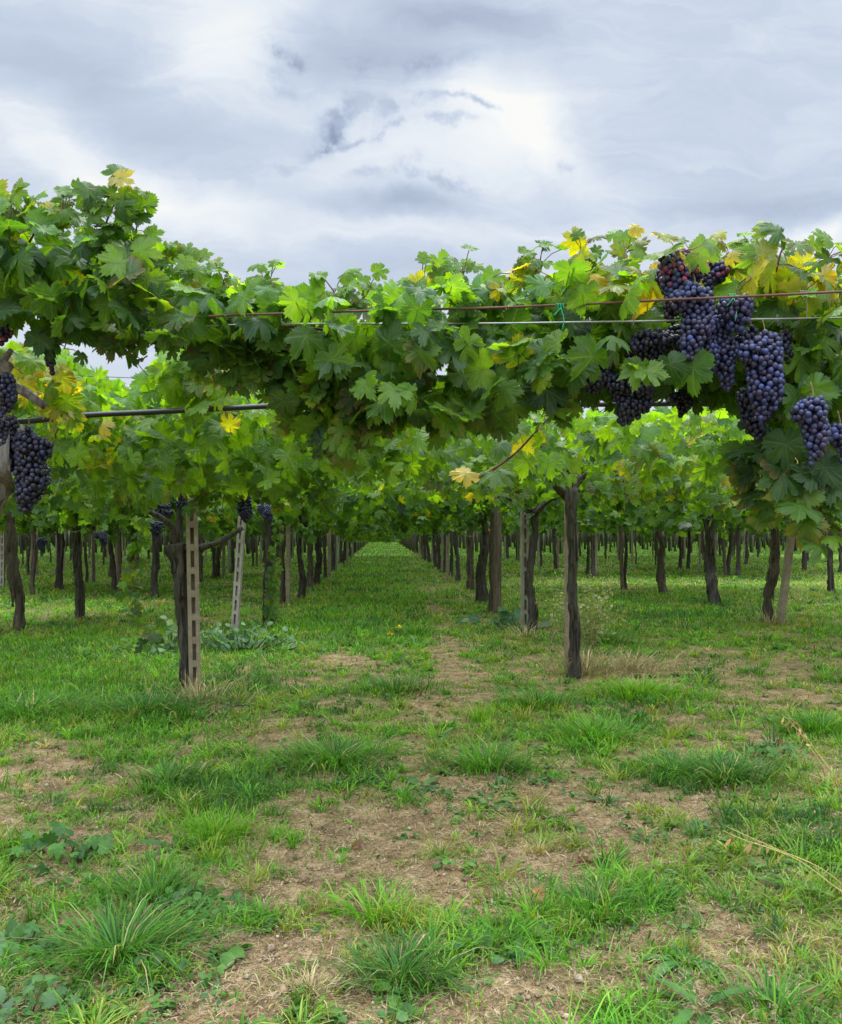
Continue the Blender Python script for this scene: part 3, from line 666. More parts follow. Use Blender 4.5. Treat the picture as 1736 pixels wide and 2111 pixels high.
for px, py, rad, h, n, lab in [(1205, 1392, .5, .42, 260, 'pale dry straw tuft growing round the thick vine trunk'), (1300, 1385, .6, .32, 220, 'dry yellow straw tuft beside the bright lime grass'),
        (410, 1450, .5, .34, 240, 'brown dry grass tuft around the foot of the slotted concrete post'), (870, 1150, 1.2, .7, 260, 'tall rusty dry grass along the far right of the lane'),
        (930, 1200, .5, .45, 120, 'short rusty dry grass under the thin dark vines of the lane'), (1080, 1320, .35, .32, 110, 'dry wisps of grass at the foot of the crooked vine'),
        (1590, 1290, .5, .35, 130, 'dry brown grass around the forked vine and leaning stake'), (640, 2030, .18, .09, 160, 'flattened grey dead grass left of the squat coarse tuft')]:
    tuft(px, py, rad, h, n, DRYPAL, lab, w=.004 if py > 1500 else .006, bend=(.1, .9), name='dry_grass_tuft', cat='dry grass', dry=.5, mat=M_STRAW)

# ------------------------------------------------------------------ vine trunks
def trunk_mesh(path, r0, r1, arms, seed, origin=(0, 0, 0), mat=None, sides=14, rings=34):
    mb = MB(); P = spline(path, rings); t = np.linspace(0, 1, rings)
    rad = r0 + (r1 - r0) * t + r0 * .55 * np.exp(-t * 14) + r1 * .5 * np.exp(-((t - .97) / .07) ** 2)
    mb.tube(P, rad, sides, rough=.75, seed=seed)
    for apts, a0, a1 in arms: mb.tube(spline(apts, 14), np.linspace(a0, a1, 14), 9, rough=.45, seed=seed + 3)
    # loose strips of bark
    q = np.random.default_rng(seed)
    for k in range(9):
        i = q.integers(2, rings - 10); m = q.integers(5, 9); th = q.uniform(0, 6.28); rr = rad[i:i + m] * 1.06
        off = np.column_stack([np.cos(th) * rr, np.sin(th) * rr, np.zeros(m)]); mb.tube(P[i:i + m] + off, np.linspace(.012, .005, m), 4, rough=.3, seed=seed + k)
    return mb.mesh('trunk', mat or M_BARK, origin=origin)
def std_trunk(seed):
    q = np.random.default_rng(seed); H = q.uniform(1.72, 1.95)
    pts = [(0, 0, -.12)]; d = q.normal(0, .06, 2); ph = q.uniform(0, 6.28)
    for k in range(1, 6): pts.append((d[0] * k / 5 + q.uniform(.008, .04) * math.sin(ph + k * 1.6), d[1] * k / 5 + .03 * math.cos(ph + k * 1.1), H * k / 5))
    top = np.array(pts[-1]); arms = []
    for k in range(4):
        a = k * math.pi / 2 + q.uniform(.3, 1.2); e = top + (math.cos(a) * .75, math.sin(a) * .75, q.uniform(.1, .3))
        arms.append(([top - (0, 0, .12), top + (math.cos(a) * .3, math.sin(a) * .3, .10), e], .036, .014))
    r0 = q.uniform(.042, .062)
    return trunk_mesh(pts, r0, r0 * .68, arms, seed, mat=M_BARK_BROWN if seed % 2 else M_BARK)
TRUNKS = [std_trunk(500 + i) for i in range(8)]
def crown_mesh(seed, n=1080, halfw=1.95, halfl=1.75, low=1.70, hi=2.22):
    global rng
    keep = rng; rng = np.random.default_rng(seed); lv = Leaves(far=True)
    x = rng.uniform(-halfw, halfw, n); y = rng.uniform(-halfl, halfl, n)
    roof = low + .22 + .22 * (fbm(x, y, .8, seed % 50, 3)) + .10 * np.abs(x) / halfw
    z = roof + rng.normal(0, .10, n) + rng.uniform(-.12, hi - low - .18, n) * .8
    pos = np.column_stack([x, y, z]); nrm = np.array([0, 0, 1.0]) + .62 * rng.normal(size=(n, 3)); tip = np.array([0, 0, -.5]) + .8 * rng.normal(size=(n, 3))
    lv.put(pos, nrm, tip, rng.uniform(.07, .115, n), leaf_colors(n, .55, .03))
    for k in range(34):     # hanging shoots
        L = rng.uniform(.12, .42) * rng.choice([1, 1, 1, 1, 1.6]); m = int(L * 30) + 3; sx, sy = rng.uniform(-halfw, halfw), rng.uniform(-halfl, halfl); t = np.linspace(0, 1, m)
        p = np.column_stack([sx + .15 * t * rng.normal(), sy + .15 * t * rng.normal(), low + .25 - L * t]) + rng.normal(0, .05, (m, 3))
        f = unit(np.append(rng.normal(size=2), .5)); lv.put(p, f + .6 * rng.normal(size=(m, 3)), np.array([0, 0, -1.0]) + .5 * rng.normal(size=(m, 3)), rng.uniform(.06, .12, m), leaf_colors(m, .45, .05))
    for k in range(16):     # shoots standing above the canopy
        L = rng.uniform(.1, .35); m = int(L * 22) + 3; t = np.linspace(0, 1, m); sx, sy = rng.uniform(-halfw, halfw), rng.uniform(-halfl, halfl)
        p = np.column_stack([sx + .2 * t * rng.normal(), sy + .2 * t * rng.normal(), hi + L * t]) + rng.normal(0, .04, (m, 3))
        lv.put(p, np.array([0, 0, .6]) + rng.normal(size=(m, 3)), rng.normal(size=(m, 3)), rng.uniform(.05, .1, m), leaf_colors(m, .6, .08))
    rng = keep
    return lv.mesh('foliage', M_LEAF_FAR)
CROWNS = [crown_mesh(700 + i) for i in range(7)]

def slotted_post_mesh(H, w=.092, d=.085, lean=(0, 0), mat=None, slot=.14, web=.058):
    mb = MB(); L = lambda z: np.array(lean) * z / H
    r = w * .34
    def seg(x0, x1, z0, z1, dd=d):
        a, b = L(max(z0, 0)), L(z1); V = []
        for z, s in ((z0, a), (z1, b)):
            V += [(x0 + s[0], -dd / 2 + s[1], z), (x1 + s[0], -dd / 2 + s[1], z), (x1 + s[0], dd / 2 + s[1], z), (x0 + s[0], dd / 2 + s[1], z)]
        mb.add(V, [[(0, 3, 2, 1), (4, 5, 6, 7), (0, 1, 5, 4), (1, 2, 6, 5), (2, 3, 7, 6), (3, 0, 4, 7)]])
    zs = np.linspace(-.15, H, 9)
    for a, b in zip(zs[:-1], zs[1:]):
        seg(-w / 2, -w / 2 + r, a, b); seg(w / 2 - r, w / 2, a, b)
    a, b = L(0), L(H); x0, x1, y0, y1 = -w * .47, w * .47, d * .1, d * .44      # the slots are blind: a web closes them at the back
    mb.add([(x0, y0, -.14), (x1, y0, -.14), (x1, y1, -.14), (x0, y1, -.14), (x0 + b[0], y0 + b[1], H - .01), (x1 + b[0], y0 + b[1], H - .01), (x1 + b[0], y1 + b[1], H - .01), (x0 + b[0], y1 + b[1], H - .01)], [[(0, 3, 2, 1), (4, 5, 6, 7), (0, 1, 5, 4), (1, 2, 6, 5), (2, 3, 7, 6), (3, 0, 4, 7)]])
    z = -.15
    while z < H - .05:
        seg(-w / 2 + r, w / 2 - r, z, min(z + web, H), d * .93); z += web + slot
    return mb.mesh('post', mat or M_CONC, smooth=False)
def square_post_mesh(H, w=.08, lean=(0, 0), mat=None, taper=.9, seed=0):
    mb = MB(); n = 10; c = w * .12
    prof = [(-.5, -.5 + .12), (-.5 + .12, -.5), (.5 - .12, -.5), (.5, -.5 + .12), (.5, .5 - .12), (.5 - .12, .5), (-.5 + .12, .5), (-.5, .5 - .12)]
    V, F = [], []; q = np.random.default_rng(seed)
    for i, z in enumerate(np.linspace(-.15, H, n)):
        s = w * (1 + (taper - 1) * i / (n - 1)); jit = q.normal(0, .002, 2)
        V += [(p[0] * s + lean[0] * max(z, 0) / H + jit[0], p[1] * s + lean[1] * max(z, 0) / H + jit[1], z) for p in prof]
    for i in range(n - 1):
        for j in range(8): F.append((i * 8 + j, i * 8 + (j + 1) % 8, i * 8 + 8 + (j + 1) % 8, i * 8 + 8 + j))
    mb.add(V, [F, [tuple(range(8))[::-1]], [tuple(range((n - 1) * 8, n * 8))]])
    return mb.mesh('post', mat or M_CONC_GREY, smooth=False)
POST_STD = [square_post_mesh(1.9, .075, (.03, 0), M_CONC_GREY, seed=1), square_post_mesh(1.95, .08, (-.04, .02), M_WOOD, seed=2),
            square_post_mesh(1.88, .085, (0, 0), M_CONC, seed=3), slotted_post_mesh(1.9, mat=M_CONC_GREY)]
POST_NAME = ['concrete_post', 'wooden_post', 'concrete_post', 'concrete_post']

def place_vine(x, y, label, group, i, scale=(1, 1, 1), rot=0.0):
    t = thing('grapevine', label, 'grapevine', (x, y, float(hgt(x, y))), 0, group)
    tr = obj('trunk', TRUNKS[i % 8], t); tr.rotation_euler = (0, 0, rot); tr.scale = (scale[2], scale[2], 1)
    cr = obj('foliage', CROWNS[i % 7], t); cr.scale = (scale[0] * (1 if i % 2 else -1), scale[1] * (1 if i % 3 else -1), 1); cr.location = (0, 0, -.06 + .04 * (i * 7 % 5)); cr.rotation_euler = (R((i * 5 % 7) - 3), R((i * 3 % 7) - 3), 0)
    return t
def place_post(x, y, label, group, k, rot=0.0):
    o = obj(POST_NAME[k], POST_STD[k]); o.location = (x, y, float(hgt(x, y))); o.rotation_euler = (0, 0, rot)
    return tag(o, label, 'post', group)

# vines and posts one can pick out, by the foot of each in the photograph
NEAR = [  # foot x, foot y, trunk thickness, label
 (557, 1290, 1.0, 'dark vine trunk with green shoots climbing it, behind the leaning slotted post'), (583, 1243, .8, 'slim dark vine half hidden by a plain grey square post'),
 (620, 1232, 1.2, 'straight dark vine with a pale scar at its foot, by the lane'), (637, 1212, 1.1, 'thin dark vine right behind the scarred vine by the lane'), (651, 1205, 1.3, 'stout leaning vine in the left row with dry tuft at its foot'),
 (33, 1305, 1.25, 'stout dark vine at the picture edge beneath the big left grape bunch'), (163, 1280, 1.15, 'straight vine with a thin pale stake, standing alone in shade'), (237, 1220, .9, 'dark vine pressed against a brown square post'),
 (317, 1230, 1.0, 'vine with a curved side stem beside the hanging green shoot'), (68, 1230, .8, 'looping thin vine with two bowed stems'), (126, 1215, 1.0, 'flare-footed vine between the looping vine and the lone straight vine'), (441, 1192, .8, 'slight dark vine seen beyond the slotted concrete post'),
 (1095, 1305, 1.0, 'crooked vine bending round the slotted grey post'), (1014, 1262, .9, 'dark vine hidden behind the tall brown stake'),
 (995, 1240, 1.6, 'thick flared vine with pale split at its base, in the right row'), (970, 1218, 1.35, 'flared dark vine second in line behind the brown stake'), (941, 1201, 1.0, 'slender upright dark vine by the rusty dry grass'),
 (1222, 1190, .9, 'slim vine behind the pale feathery weed'), (1290, 1215, .8, 'bowed thin vine leaning away from its square post'), (1370, 1225, 1.3, 'straight dark vine with a knobbly foot, mid right'),
 (1476, 1245, 1.7, 'thickest black vine trunk standing in the shade'), (1590, 1282, 1.2, 'forked dark vine with ivy strips, beside the leaning stake'), (1420, 1173, 1.0, 'pale grey green vine trunk with a wide foot'),
 (1500, 1185, 1.1, 'brown vine behind the thickest black vine'), (1716, 1222, 1.0, 'vine near the picture edge behind the hanging big leaves')]
LANE_VINES = {}
for i, (px, py, th, lab) in enumerate(NEAR):
    x, y = onground(px, py); LANE_VINES[lab] = place_vine(x, y, lab, 'vines of the nearer rows', i, (1.15 if x > 4 else 1.0, 1, th), i * 1.3)
for (x, y, lab) in [(6.4, 11.4, 'vine whose leafy roof reaches in behind the big hanging leaves'), (-5.0, 8.9, 'vine at the left border whose leafy roof spreads behind the grey trunk'), (6.5, 8.0, 'nearest vine of the second right row, leaves reaching in')]:
    place_vine(x, y, lab, 'vines of the nearer rows', len(lab), (1.1, 1, 1.2), 2.0)
NPOST = [(594, 1244, 2, 'plain grey square concrete post by the lane, left row'), (247, 1221, 1, 'brown square post beside a dark vine in shade'), (190, 1200, 0, 'pale thin post deep among the left vines'), (5, 1212, 3, 'pale post at the picture edge behind the stout vine'),
         (1283, 1215, 1, 'brown square post with a bowed vine beside it'), (922, 1182, 0, 'pale grey post among rusty dry grass'), (1228, 1188, 0, 'grey post next to the slim vine behind the feathery weed'), (1495, 1186, 1, 'brown wooden post behind the thickest black vine'),
         (1535, 1150, 0, 'pale post in the distance right of the brown wooden post'), (320, 1228, 1, 'brown post beside the vine with a curved side stem'), (905, 1172, 0, 'second pale post among the rusty dry grass')]
for px, py, k, lab in NPOST:
    x, y = onground(px, py); place_post(x, y, lab, 'posts of the nearer rows', k)

# the rows run on behind: every vine and post up to 52 m away is its own object
ROWS = [(-1.75, 26, 'left of the lane'), (-4.95, 22, 'second left of the lane'), (-8.1, 22, 'third left of the lane'), (-11.4, 24, 'fourth left of the lane'), (-14.8, 30, 'fifth left of the lane'), (-18.1, 38, 'sixth left of the lane'),
        (2.15, 27, 'right of the lane'), (6.4, 27, 'second right of the lane'), (10.9, 27, 'third right of the lane'), (15.3, 29, 'fourth right of the lane'), (19.7, 38, 'fifth right of the lane')]
cnt = 30
for X, y0, side in ROWS:
    y = y0; wide = 1.2 if X > 4 else 1.0
    while y < 52:
        x = X + rng.normal(0, .08); place_vine(x, y + rng.normal(0, .15), 'distant dark vine trunk in the row ' + side, 'distant vines in the row ' + side, cnt, (wide, 1, rng.uniform(.55, 1.15)), rng.uniform(0, 6))
        if cnt % 4 or X in (-1.75, 2.15):
            place_post(x + rng.choice([-.13, .13]), y + .15, 'distant support post in the row ' + side, 'distant posts in the row ' + side, [0, 1, 2, 0][cnt % 4], rng.uniform(-.3, .3))
        cnt += 1; y += 2.6
# beyond them the vineyard reads as one mass
def far_rows():
    Vs, Ts, Cs, n = [], [], [], 0; tv, tf = [], []
    cm = []
    for c in CROWNS[:3]:
        v = np.zeros(len(c.vertices) * 3, np.float32); c.vertices.foreach_get('co', v); l = np.zeros(len(c.loops), np.int32); c.loops.foreach_get('vertex_index', l)
        a = np.zeros(len(v) // 3 * 4, np.float32); c.attributes['tint'].data.foreach_get('color', a)
        v, l, a = v.reshape(-1, 3), l.reshape(-1, 3), a.reshape(-1, 4)[:, :3]
        nl = len(PROTO_FAR[0][0]); keepv = (np.arange(len(v)) // nl) % 3 == 0; remap = np.cumsum(keepv) - 1
        l = l[keepv[l].all(1)]; q = v[keepv].reshape(-1, nl, 3); q = q[:, :1] + (q - q[:, :1]) * 1.4      # fewer but larger leaves so far away
        cm.append((q.reshape(-1, 3), remap[l], a[keepv]))
    leaves, wood = [], MB()
    i = 0
    for X in (-1.75, -4.95, -8.1, -11.4, -14.8, -18.1, -21.5, -25, -28.5, -32, -35.5, -39, -43, 2.15, 6.4, 10.9, 15.3, 19.7, 24.1, 28.5, 33, 37.5, 42, 46.5, 51):
        y = 54.0
        while y < 112:
            if -.52 * y - 3 < X < .6 * y + 3:
                v, f, c = cm[i % 3]; s = np.array([1.25 if X > 4 else 1.0, 1.05, 1.0]); p = v * s
                d = p - p.mean(0); 
                Vs.append(p + (X, y, .0)); Ts.append(f + n); Cs.append(c); n += len(v)
                wood.tube([(X + .03, y, -.1), (X - .02, y, .9), (X + rng.normal(0, .05), y, 1.9)], [.09, .07, .06], 6, (.05, .042, .035), rough=.4, seed=i)
                wood.tube([(X - .1, y + 1.5, -.1), (X - .06, y + 1.5, .9), (X + rng.normal(0, .06), y + 1.5, 1.9)], [.08, .055, .05], 5, (.11, .085, .06), rough=.4, seed=i + 9)
                if i % 2: wood.box((X + .12, y - .04, -.1), (X + .2, y + .04, 1.85), (.27, .24, .19))
            i += 1; y += 3.1
    tag(obj('far_vineyard_foliage', make_mesh('far_vineyard_foliage', np.concatenate(Vs), [np.concatenate(Ts)], M_LEAF_FAR, np.concatenate(Cs), np.full((n, 2), 3.0))), 'leafy roof of the far vine rows blending into one mass', 'vineyard', kind='stuff')
    tag(obj('far_vineyard_stems', wood.mesh('far_vineyard_stems', M_CANE)), 'crowd of far vine trunks and posts under the leafy roof', 'vineyard', kind='stuff')
    lv = Leaves(far=True); k = 16000; a = rng.random(k); x = rng.uniform(-110, 120, k)
    lv.put(np.column_stack([x, 113 + 6 * rng.random(k), (2.0 + 1.6 * fbm(x, 0 * x, .15, 3, 3)) * rng.random(k)]), rng.normal(size=(k, 3)) + (0, -.5, .8), rng.normal(size=(k, 3)), rng.uniform(.35, .7, k), leaf_colors(k, .25, .02))
    tag(obj('far_hedge', lv.mesh('far_hedge', M_LEAF_FAR)), 'dark green hedge closing the view at the end of the lane', 'hedge', kind='stuff')
far_rows()

# ------------------------------------------------------------------ the two first vines of the lane, with their posts
def post_at(px, py, me, name, label, rot=0.0):
    x, y = onground(px, py); o = obj(name, me); o.location = (x, y, float(hgt(x, y))); o.rotation_euler = (0, 0, rot); return tag(o, label, 'post')
post_at(403, 1432, slotted_post_mesh(2.0, .098, .09, (-.05, 0)), 'concrete_post', 'tan slotted concrete post tied to a gnarled vine at the head of the left row', R(10))
post_at(484, 1302, slotted_post_mesh(1.62, .095, .085, (.10, 0), M_CONC_GREY), 'concrete_post', 'leaning pale slotted concrete post behind the gnarled vine', R(-8))
post_at(1082, 1302, slotted_post_mesh(2.0, .1, .085, (0, 0), M_CONC_GREY), 'concrete_post', 'grey slotted concrete post with a crooked vine bending round it', R(6))
post_at(1025, 1266, square_post_mesh(2.15, .115, (.02, 0), M_WOOD, .95, 5), 'wooden_post', 'tall brown square stake in the right row', R(20))
post_at(1171, 1387, square_post_mesh(1.8, .056, (.0, 0), M_CONC, .95, 6), 'concrete_post', 'mossy post bound with wire behind the thick vine trunk', R(15))
post_at(1608, 1287, square_post_mesh(2.3, .10, (.34, .02), M_CONC, .95, 7), 'wooden_post', 'leaning grey brown stake beside the forked vine', R(4))

lx, ly = onground(383, 1428)
V_L = thing('grapevine', 'gnarled grey black vine tied to the tan slotted concrete post', 'grapevine', (lx, ly, 0))
o3 = np.array([lx, ly, 0])
def A(px, py, d): return at(px, py, d)
zl = ly
path = [A(386, 1440, zl), A(384, 1360, zl), A(378, 1270, zl + .02), A(372, 1220, zl), A(376, 1170, zl), A(368, 1120, zl)]
obj('trunk', trunk_mesh(path, .055, .062, [([A(368, 1130, zl), A(400, 1130, zl - .05), A(450, 1118, zl + .1), A(500, 1088, zl + .2)], .034, .02),
    ([A(368, 1125, zl), A(350, 1080, zl - .1), A(300, 1050, zl - .25)], .035, .018), ([A(368, 1125, zl), A(372, 1060, zl), A(376, 1000, zl - .3)], .036, .02)], 41, o3, sides=18, rings=44), V_L)
rx, ry = onground(1183, 1396)
V_R = thing('grapevine', 'thick dark vine with wire rings and raised arms, right of the lane', 'grapevine', (rx, ry, 0))
o4 = np.array([rx, ry, 0]); zr = ry
path = [A(1181, 1408, zr - .1), A(1187, 1340, zr - .1), A(1184, 1270, zr - .1), A(1179, 1210, zr - .1), A(1181, 1140, zr - .1), A(1177, 1070, zr - .1), A(1178, 1005, zr - .1)]
obj('trunk', trunk_mesh(path, .047, .039, [([A(1175, 1030, zr), A(1145, 1000, zr - .1), A(1118, 965, zr - .3)], .04, .024), ([A(1177, 1015, zr), A(1200, 985, zr), A(1235, 960, zr - .2)], .036, .02),
    ([A(1176, 1010, zr), A(1172, 970, zr - .2), A(1150, 930, zr - .6)], .03, .016)], 53, o4, sides=18, rings=44), V_R)
for py in (1075, 1165, 1245, 1310):
    mb = MB(); a = np.linspace(0, 6.28, 19); c = A(1180, py, zr); mb.tube(np.column_stack([c[0] + .088 * np.cos(a), c[1] + .08 * np.sin(a), c[2] + .006 * np.sin(a * 2)]) - o4, .0022, 4, (.28, .29, .28), cap=False)
    obj('wire_ring', mb.mesh('wire_ring', M_WIRE), V_R)

def roof_leaves(lv, x0, x1, y0, y1, n):
    x, y = rng.uniform(x0, x1, n), rng.uniform(y0, y1, n); z = 1.92 + .3 * fbm(x, y, .8, 12, 3) + rng.normal(0, .1, n)
    lv.put(np.column_stack([x, y, z]), np.array([0, 0, 1.0]) + .6 * rng.normal(size=(n, 3)), np.array([0, 0, -.5]) + .8 * rng.normal(size=(n, 3)), rng.uniform(.085, .135, n), leaf_colors(n, .5, .04))
# second layer of leaves, over the first vines; top light put into lighter greens
lv = Leaves()
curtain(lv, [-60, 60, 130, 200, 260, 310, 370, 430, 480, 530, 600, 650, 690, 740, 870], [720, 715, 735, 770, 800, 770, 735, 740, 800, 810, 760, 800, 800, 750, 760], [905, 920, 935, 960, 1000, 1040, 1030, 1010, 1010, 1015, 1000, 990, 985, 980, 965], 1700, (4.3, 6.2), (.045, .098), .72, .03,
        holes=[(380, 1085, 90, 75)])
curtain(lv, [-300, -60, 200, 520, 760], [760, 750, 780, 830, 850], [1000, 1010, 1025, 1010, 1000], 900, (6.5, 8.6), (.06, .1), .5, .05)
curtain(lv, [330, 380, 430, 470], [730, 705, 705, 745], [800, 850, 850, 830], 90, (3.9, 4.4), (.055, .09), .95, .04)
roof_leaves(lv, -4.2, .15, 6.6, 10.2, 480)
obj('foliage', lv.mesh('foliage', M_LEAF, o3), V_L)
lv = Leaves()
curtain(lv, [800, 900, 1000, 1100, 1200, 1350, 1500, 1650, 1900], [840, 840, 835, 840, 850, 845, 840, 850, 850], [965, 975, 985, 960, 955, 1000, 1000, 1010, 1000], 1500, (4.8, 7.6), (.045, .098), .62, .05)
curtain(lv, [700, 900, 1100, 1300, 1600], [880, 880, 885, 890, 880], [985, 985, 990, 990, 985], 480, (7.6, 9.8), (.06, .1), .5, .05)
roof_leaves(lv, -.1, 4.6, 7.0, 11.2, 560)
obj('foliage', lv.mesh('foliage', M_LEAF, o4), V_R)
# a shoot hanging to the grass beside the gnarled vine, and suckers up its neighbour
lv, mb = Leaves(), MB()
shoot(V_L, o3, 'hanging_shoot', [A(300, 1055, 9.2), A(285, 1130, 9.3), A(275, 1190, 9.2), A(262, 1240, 9.0), A(300, 1290, 8.9)], 34, (.07, .115), .45, .03, face=(0, -1, .4))
shoot(V_L, o3, 'hanging_shoot', [A(325, 1290, 8.6), A(300, 1340, 8.5)], 8, (.06, .1), .4, .0)
o = shoot(None, (0, 0, 0), 'climbing_shoot', [A(553, 1290, 13.0), A(560, 1220, 12.9), A(568, 1150, 12.9), A(575, 1060, 12.8)], 42, (.07, .115), .55, .04)
tag(o, 'leafy green shoot climbing the dark trunk behind the leaning post', 'vine shoot')

for p in ([A(250, 1010, 5.5), A(290, 930, 5.3), A(330, 880, 5.1), A(345, 835, 4.9)], [A(180, 985, 5.2), A(260, 960, 5.0), A(330, 958, 4.9)], [A(470, 985, 5.6), A(490, 930, 5.4), A(520, 880, 5.2)], [A(130, 870, 4.6), A(90, 930, 4.5), A(70, 985, 4.5)]):
    shoot(V_L, o3, 'shoot', p, 9, (.055, .09), .8, .08, rad=.006)
for p in ([A(1170, 990, 8.0), A(1120, 930, 7.2), A(1060, 880, 6.0)], [A(1230, 960, 8.0), A(1290, 900, 7.0), A(1320, 860, 6.2)], [A(1420, 1000, 7.0), A(1450, 930, 6.4), A(1440, 860, 5.8)]):
    shoot(V_R, o4, 'shoot', p, 9, (.055, .09), .85, .1, rad=.007)
for px, ya, yb, dd in [(30, 900, 1000, 4.8), (120, 930, 1020, 5.0), (200, 960, 1060, 5.2), (255, 990, 1085, 5.4), (425, 1000, 1060, 5.2), (470, 990, 1075, 5.3), (545, 990, 1050, 5.0), (610, 970, 1045, 5.0), (665, 960, 1060, 5.2)]:
    shoot(V_L, o3, 'hanging_shoot', [A(px, ya, dd), A(px + rng.normal(0, 8), (ya + yb) / 2, dd), A(px + rng.normal(0, 14), yb, dd)], 13, (.045, .08), .6, .04, rad=.003)
for px, ya, yb, dd in [(885, 950, 1020, 6.0), (945, 950, 1035, 6.2), (1010, 960, 1030, 6.0), (1065, 960, 1045, 6.4), (1240, 980, 1060, 6.6), (1330, 980, 1070, 7.0), (1400, 980, 1050, 7.0), (1480, 980, 1075, 6.6), (1280, 960, 1040, 6.2)]:
    shoot(V_R, o4, 'hanging_shoot', [A(px, ya, dd), A(px + rng.normal(0, 8), (ya + yb) / 2, dd), A(px + rng.normal(0, 14), yb, dd)], 13, (.045, .085), .6, .05, rad=.003)
for lab, spec in (('straight dark vine with a pale scar at its foot, by the lane', [(690, 990, 1085, 15, 26), (735, 1000, 1100, 19, 22), (660, 990, 1060, 14, 22)]), ('dark vine hidden behind the tall brown stake', [(800, 985, 1060, 16, 22), (860, 990, 1055, 15, 22)]),
                  ('thin dark vine right behind the scarred vine by the lane', [(755, 1020, 1110, 26, 20), (775, 1030, 1095, 30, 18)])):
    vo = LANE_VINES[lab]
    for (px, ya, yb, dd, n) in spec:
        shoot(vo, np.array(vo.location), 'hanging_shoot', [A(px, ya, dd), A(px + 6, (ya + yb) / 2, dd - .1), A(px + rng.normal(0, 10), yb, dd - .1)], n, (.09, .13), .8, .05, face=(0, -1, .5))
def skirt(parent, px, ya, yb, dd, wid, n):
    lv = Leaves(far=True); a, b = A(px, ya, dd), A(px, yb, dd); t = rng.random(n) ** 1.2; o0 = np.array(parent.location)
    p = a + (b - a) * t[:, None] + rng.normal(0, 1, (n, 3)) * np.array([wid, wid, .06]) * (1.1 - .7 * t)[:, None]
    lv.put(p, np.array([0, -.5, .7]) + .7 * rng.normal(size=(n, 3)), np.array([0, 0, -1.0]) + .6 * rng.normal(size=(n, 3)), rng.uniform(.06, .105, n), leaf_colors(n, .75, .04))
    obj('hanging_foliage', lv.mesh('hanging_foliage', M_LEAF_FAR, o0), parent)
LV = list(LANE_VINES.values())
for k, (px, yb, dd) in enumerate([(700, 1082, 16), (745, 1098, 20), (672, 1075, 14), (725, 1112, 27), (762, 1116, 34), (800, 1113, 36), (830, 1098, 24), (870, 1080, 17), (790, 1118, 46), (845, 1106, 30), (742, 1116, 42), (900, 1072, 15), (715, 1102, 22), (775, 1106, 26), (640, 1066, 13)]):
    skirt(LV[[2, 3, 4, 13, 14, 16][k % 6]], px, yb - 2400 / dd * .45 - 12, yb, dd, .24 + .008 * dd, 170)
# ------------------------------------------------------------------ the near edge of the pergola: two vines just outside the picture
V_A = thing('grapevine', 'near vine with a weathered grey trunk and a tall leafy shoot', 'grapevine', (-1.72, 3.3, 0))
oA = np.array([-1.72, 3.3, 0])
path = [(-1.72, 3.3, -.1), (-1.70, 3.3, .5), (-1.62, 3.28, 1.1), A(-34, 1010, 3.15), A(-14, 945, 3.05), A(-22, 870, 3.1)]
obj('trunk', trunk_mesh(path, .075, .075, [([A(-25, 890, 3.2), A(-15, 800, 3.2), A(15, 752, 3.1)], .04, .02), ([A(-20, 830, 3.2), A(20, 796, 3.15), A(95, 838, 3.2)], .022, .011), ([A(-15, 800, 3.2), A(2, 750, 3.15), A(22, 722, 3.1)], .02, .008)], 71, oA, M_BARK_GREY, 20, 48), V_A)
lv, mb = Leaves(), MB()
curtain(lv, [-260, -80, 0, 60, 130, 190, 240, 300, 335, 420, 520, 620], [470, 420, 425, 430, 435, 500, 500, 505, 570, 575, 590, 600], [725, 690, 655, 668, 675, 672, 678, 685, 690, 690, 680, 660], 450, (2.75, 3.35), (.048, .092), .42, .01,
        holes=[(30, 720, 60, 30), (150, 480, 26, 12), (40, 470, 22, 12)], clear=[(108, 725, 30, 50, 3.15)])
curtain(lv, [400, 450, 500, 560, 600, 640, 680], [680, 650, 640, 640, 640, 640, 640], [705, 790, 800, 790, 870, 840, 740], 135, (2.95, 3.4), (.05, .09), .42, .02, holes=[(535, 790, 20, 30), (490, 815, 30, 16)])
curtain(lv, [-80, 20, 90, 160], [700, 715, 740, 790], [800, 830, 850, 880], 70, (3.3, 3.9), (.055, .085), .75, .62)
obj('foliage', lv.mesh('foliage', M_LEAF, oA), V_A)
lv = Leaves()
shoot(V_A, oA, 'shoot', [A(200, 540, 2.95), A(215, 470, 2.9), A(235, 420, 2.9), A(228, 392, 2.9)], 22, (.05, .088), .5, .08, face=(0, -1, .35), droop=-.2)
shoot(V_A, oA, 'shoot', [A(255, 560, 2.95), A(280, 480, 2.9), A(285, 420, 2.9)], 18, (.05, .085), .5, .08, face=(0, -1, .35), droop=-.3)
for (px, py, dx, up) in [(395, 575, 6, 40), (470, 600, -14, 30), (545, 605, 12, 34), (20, 440, 8, 40), (125, 450, 10, 34), (330, 560, 14, 30)]:
    shoot(V_A, oA, 'shoot', [A(px, py, 3.0), A(px + dx * .4, py - up * .35, 2.97), A(px + dx, py - up * .6, 2.95)], 9, (.038, .066), .7, .03, droop=.1, rad=.003)
for (px, py, dx, dn) in [(255, 665, 10, 60), (300, 670, -8, 55), (375, 675, 12, 70), (445, 690, -6, 110), (130, 670, 6, 50)]:
    shoot(V_A, oA, 'shoot', [A(px, py, 3.05), A(px + dx, py + dn * .6, 3.0), A(px + dx * .5, py + dn, 2.98)], 9, (.05, .085), .35, .01, rad=.003)
shoot(V_A, oA, 'shoot', [A(60, 500, 3.0), A(100, 440, 3.0), A(160, 440, 3.0)], 12, (.05, .08), .5, .06, droop=-.2)
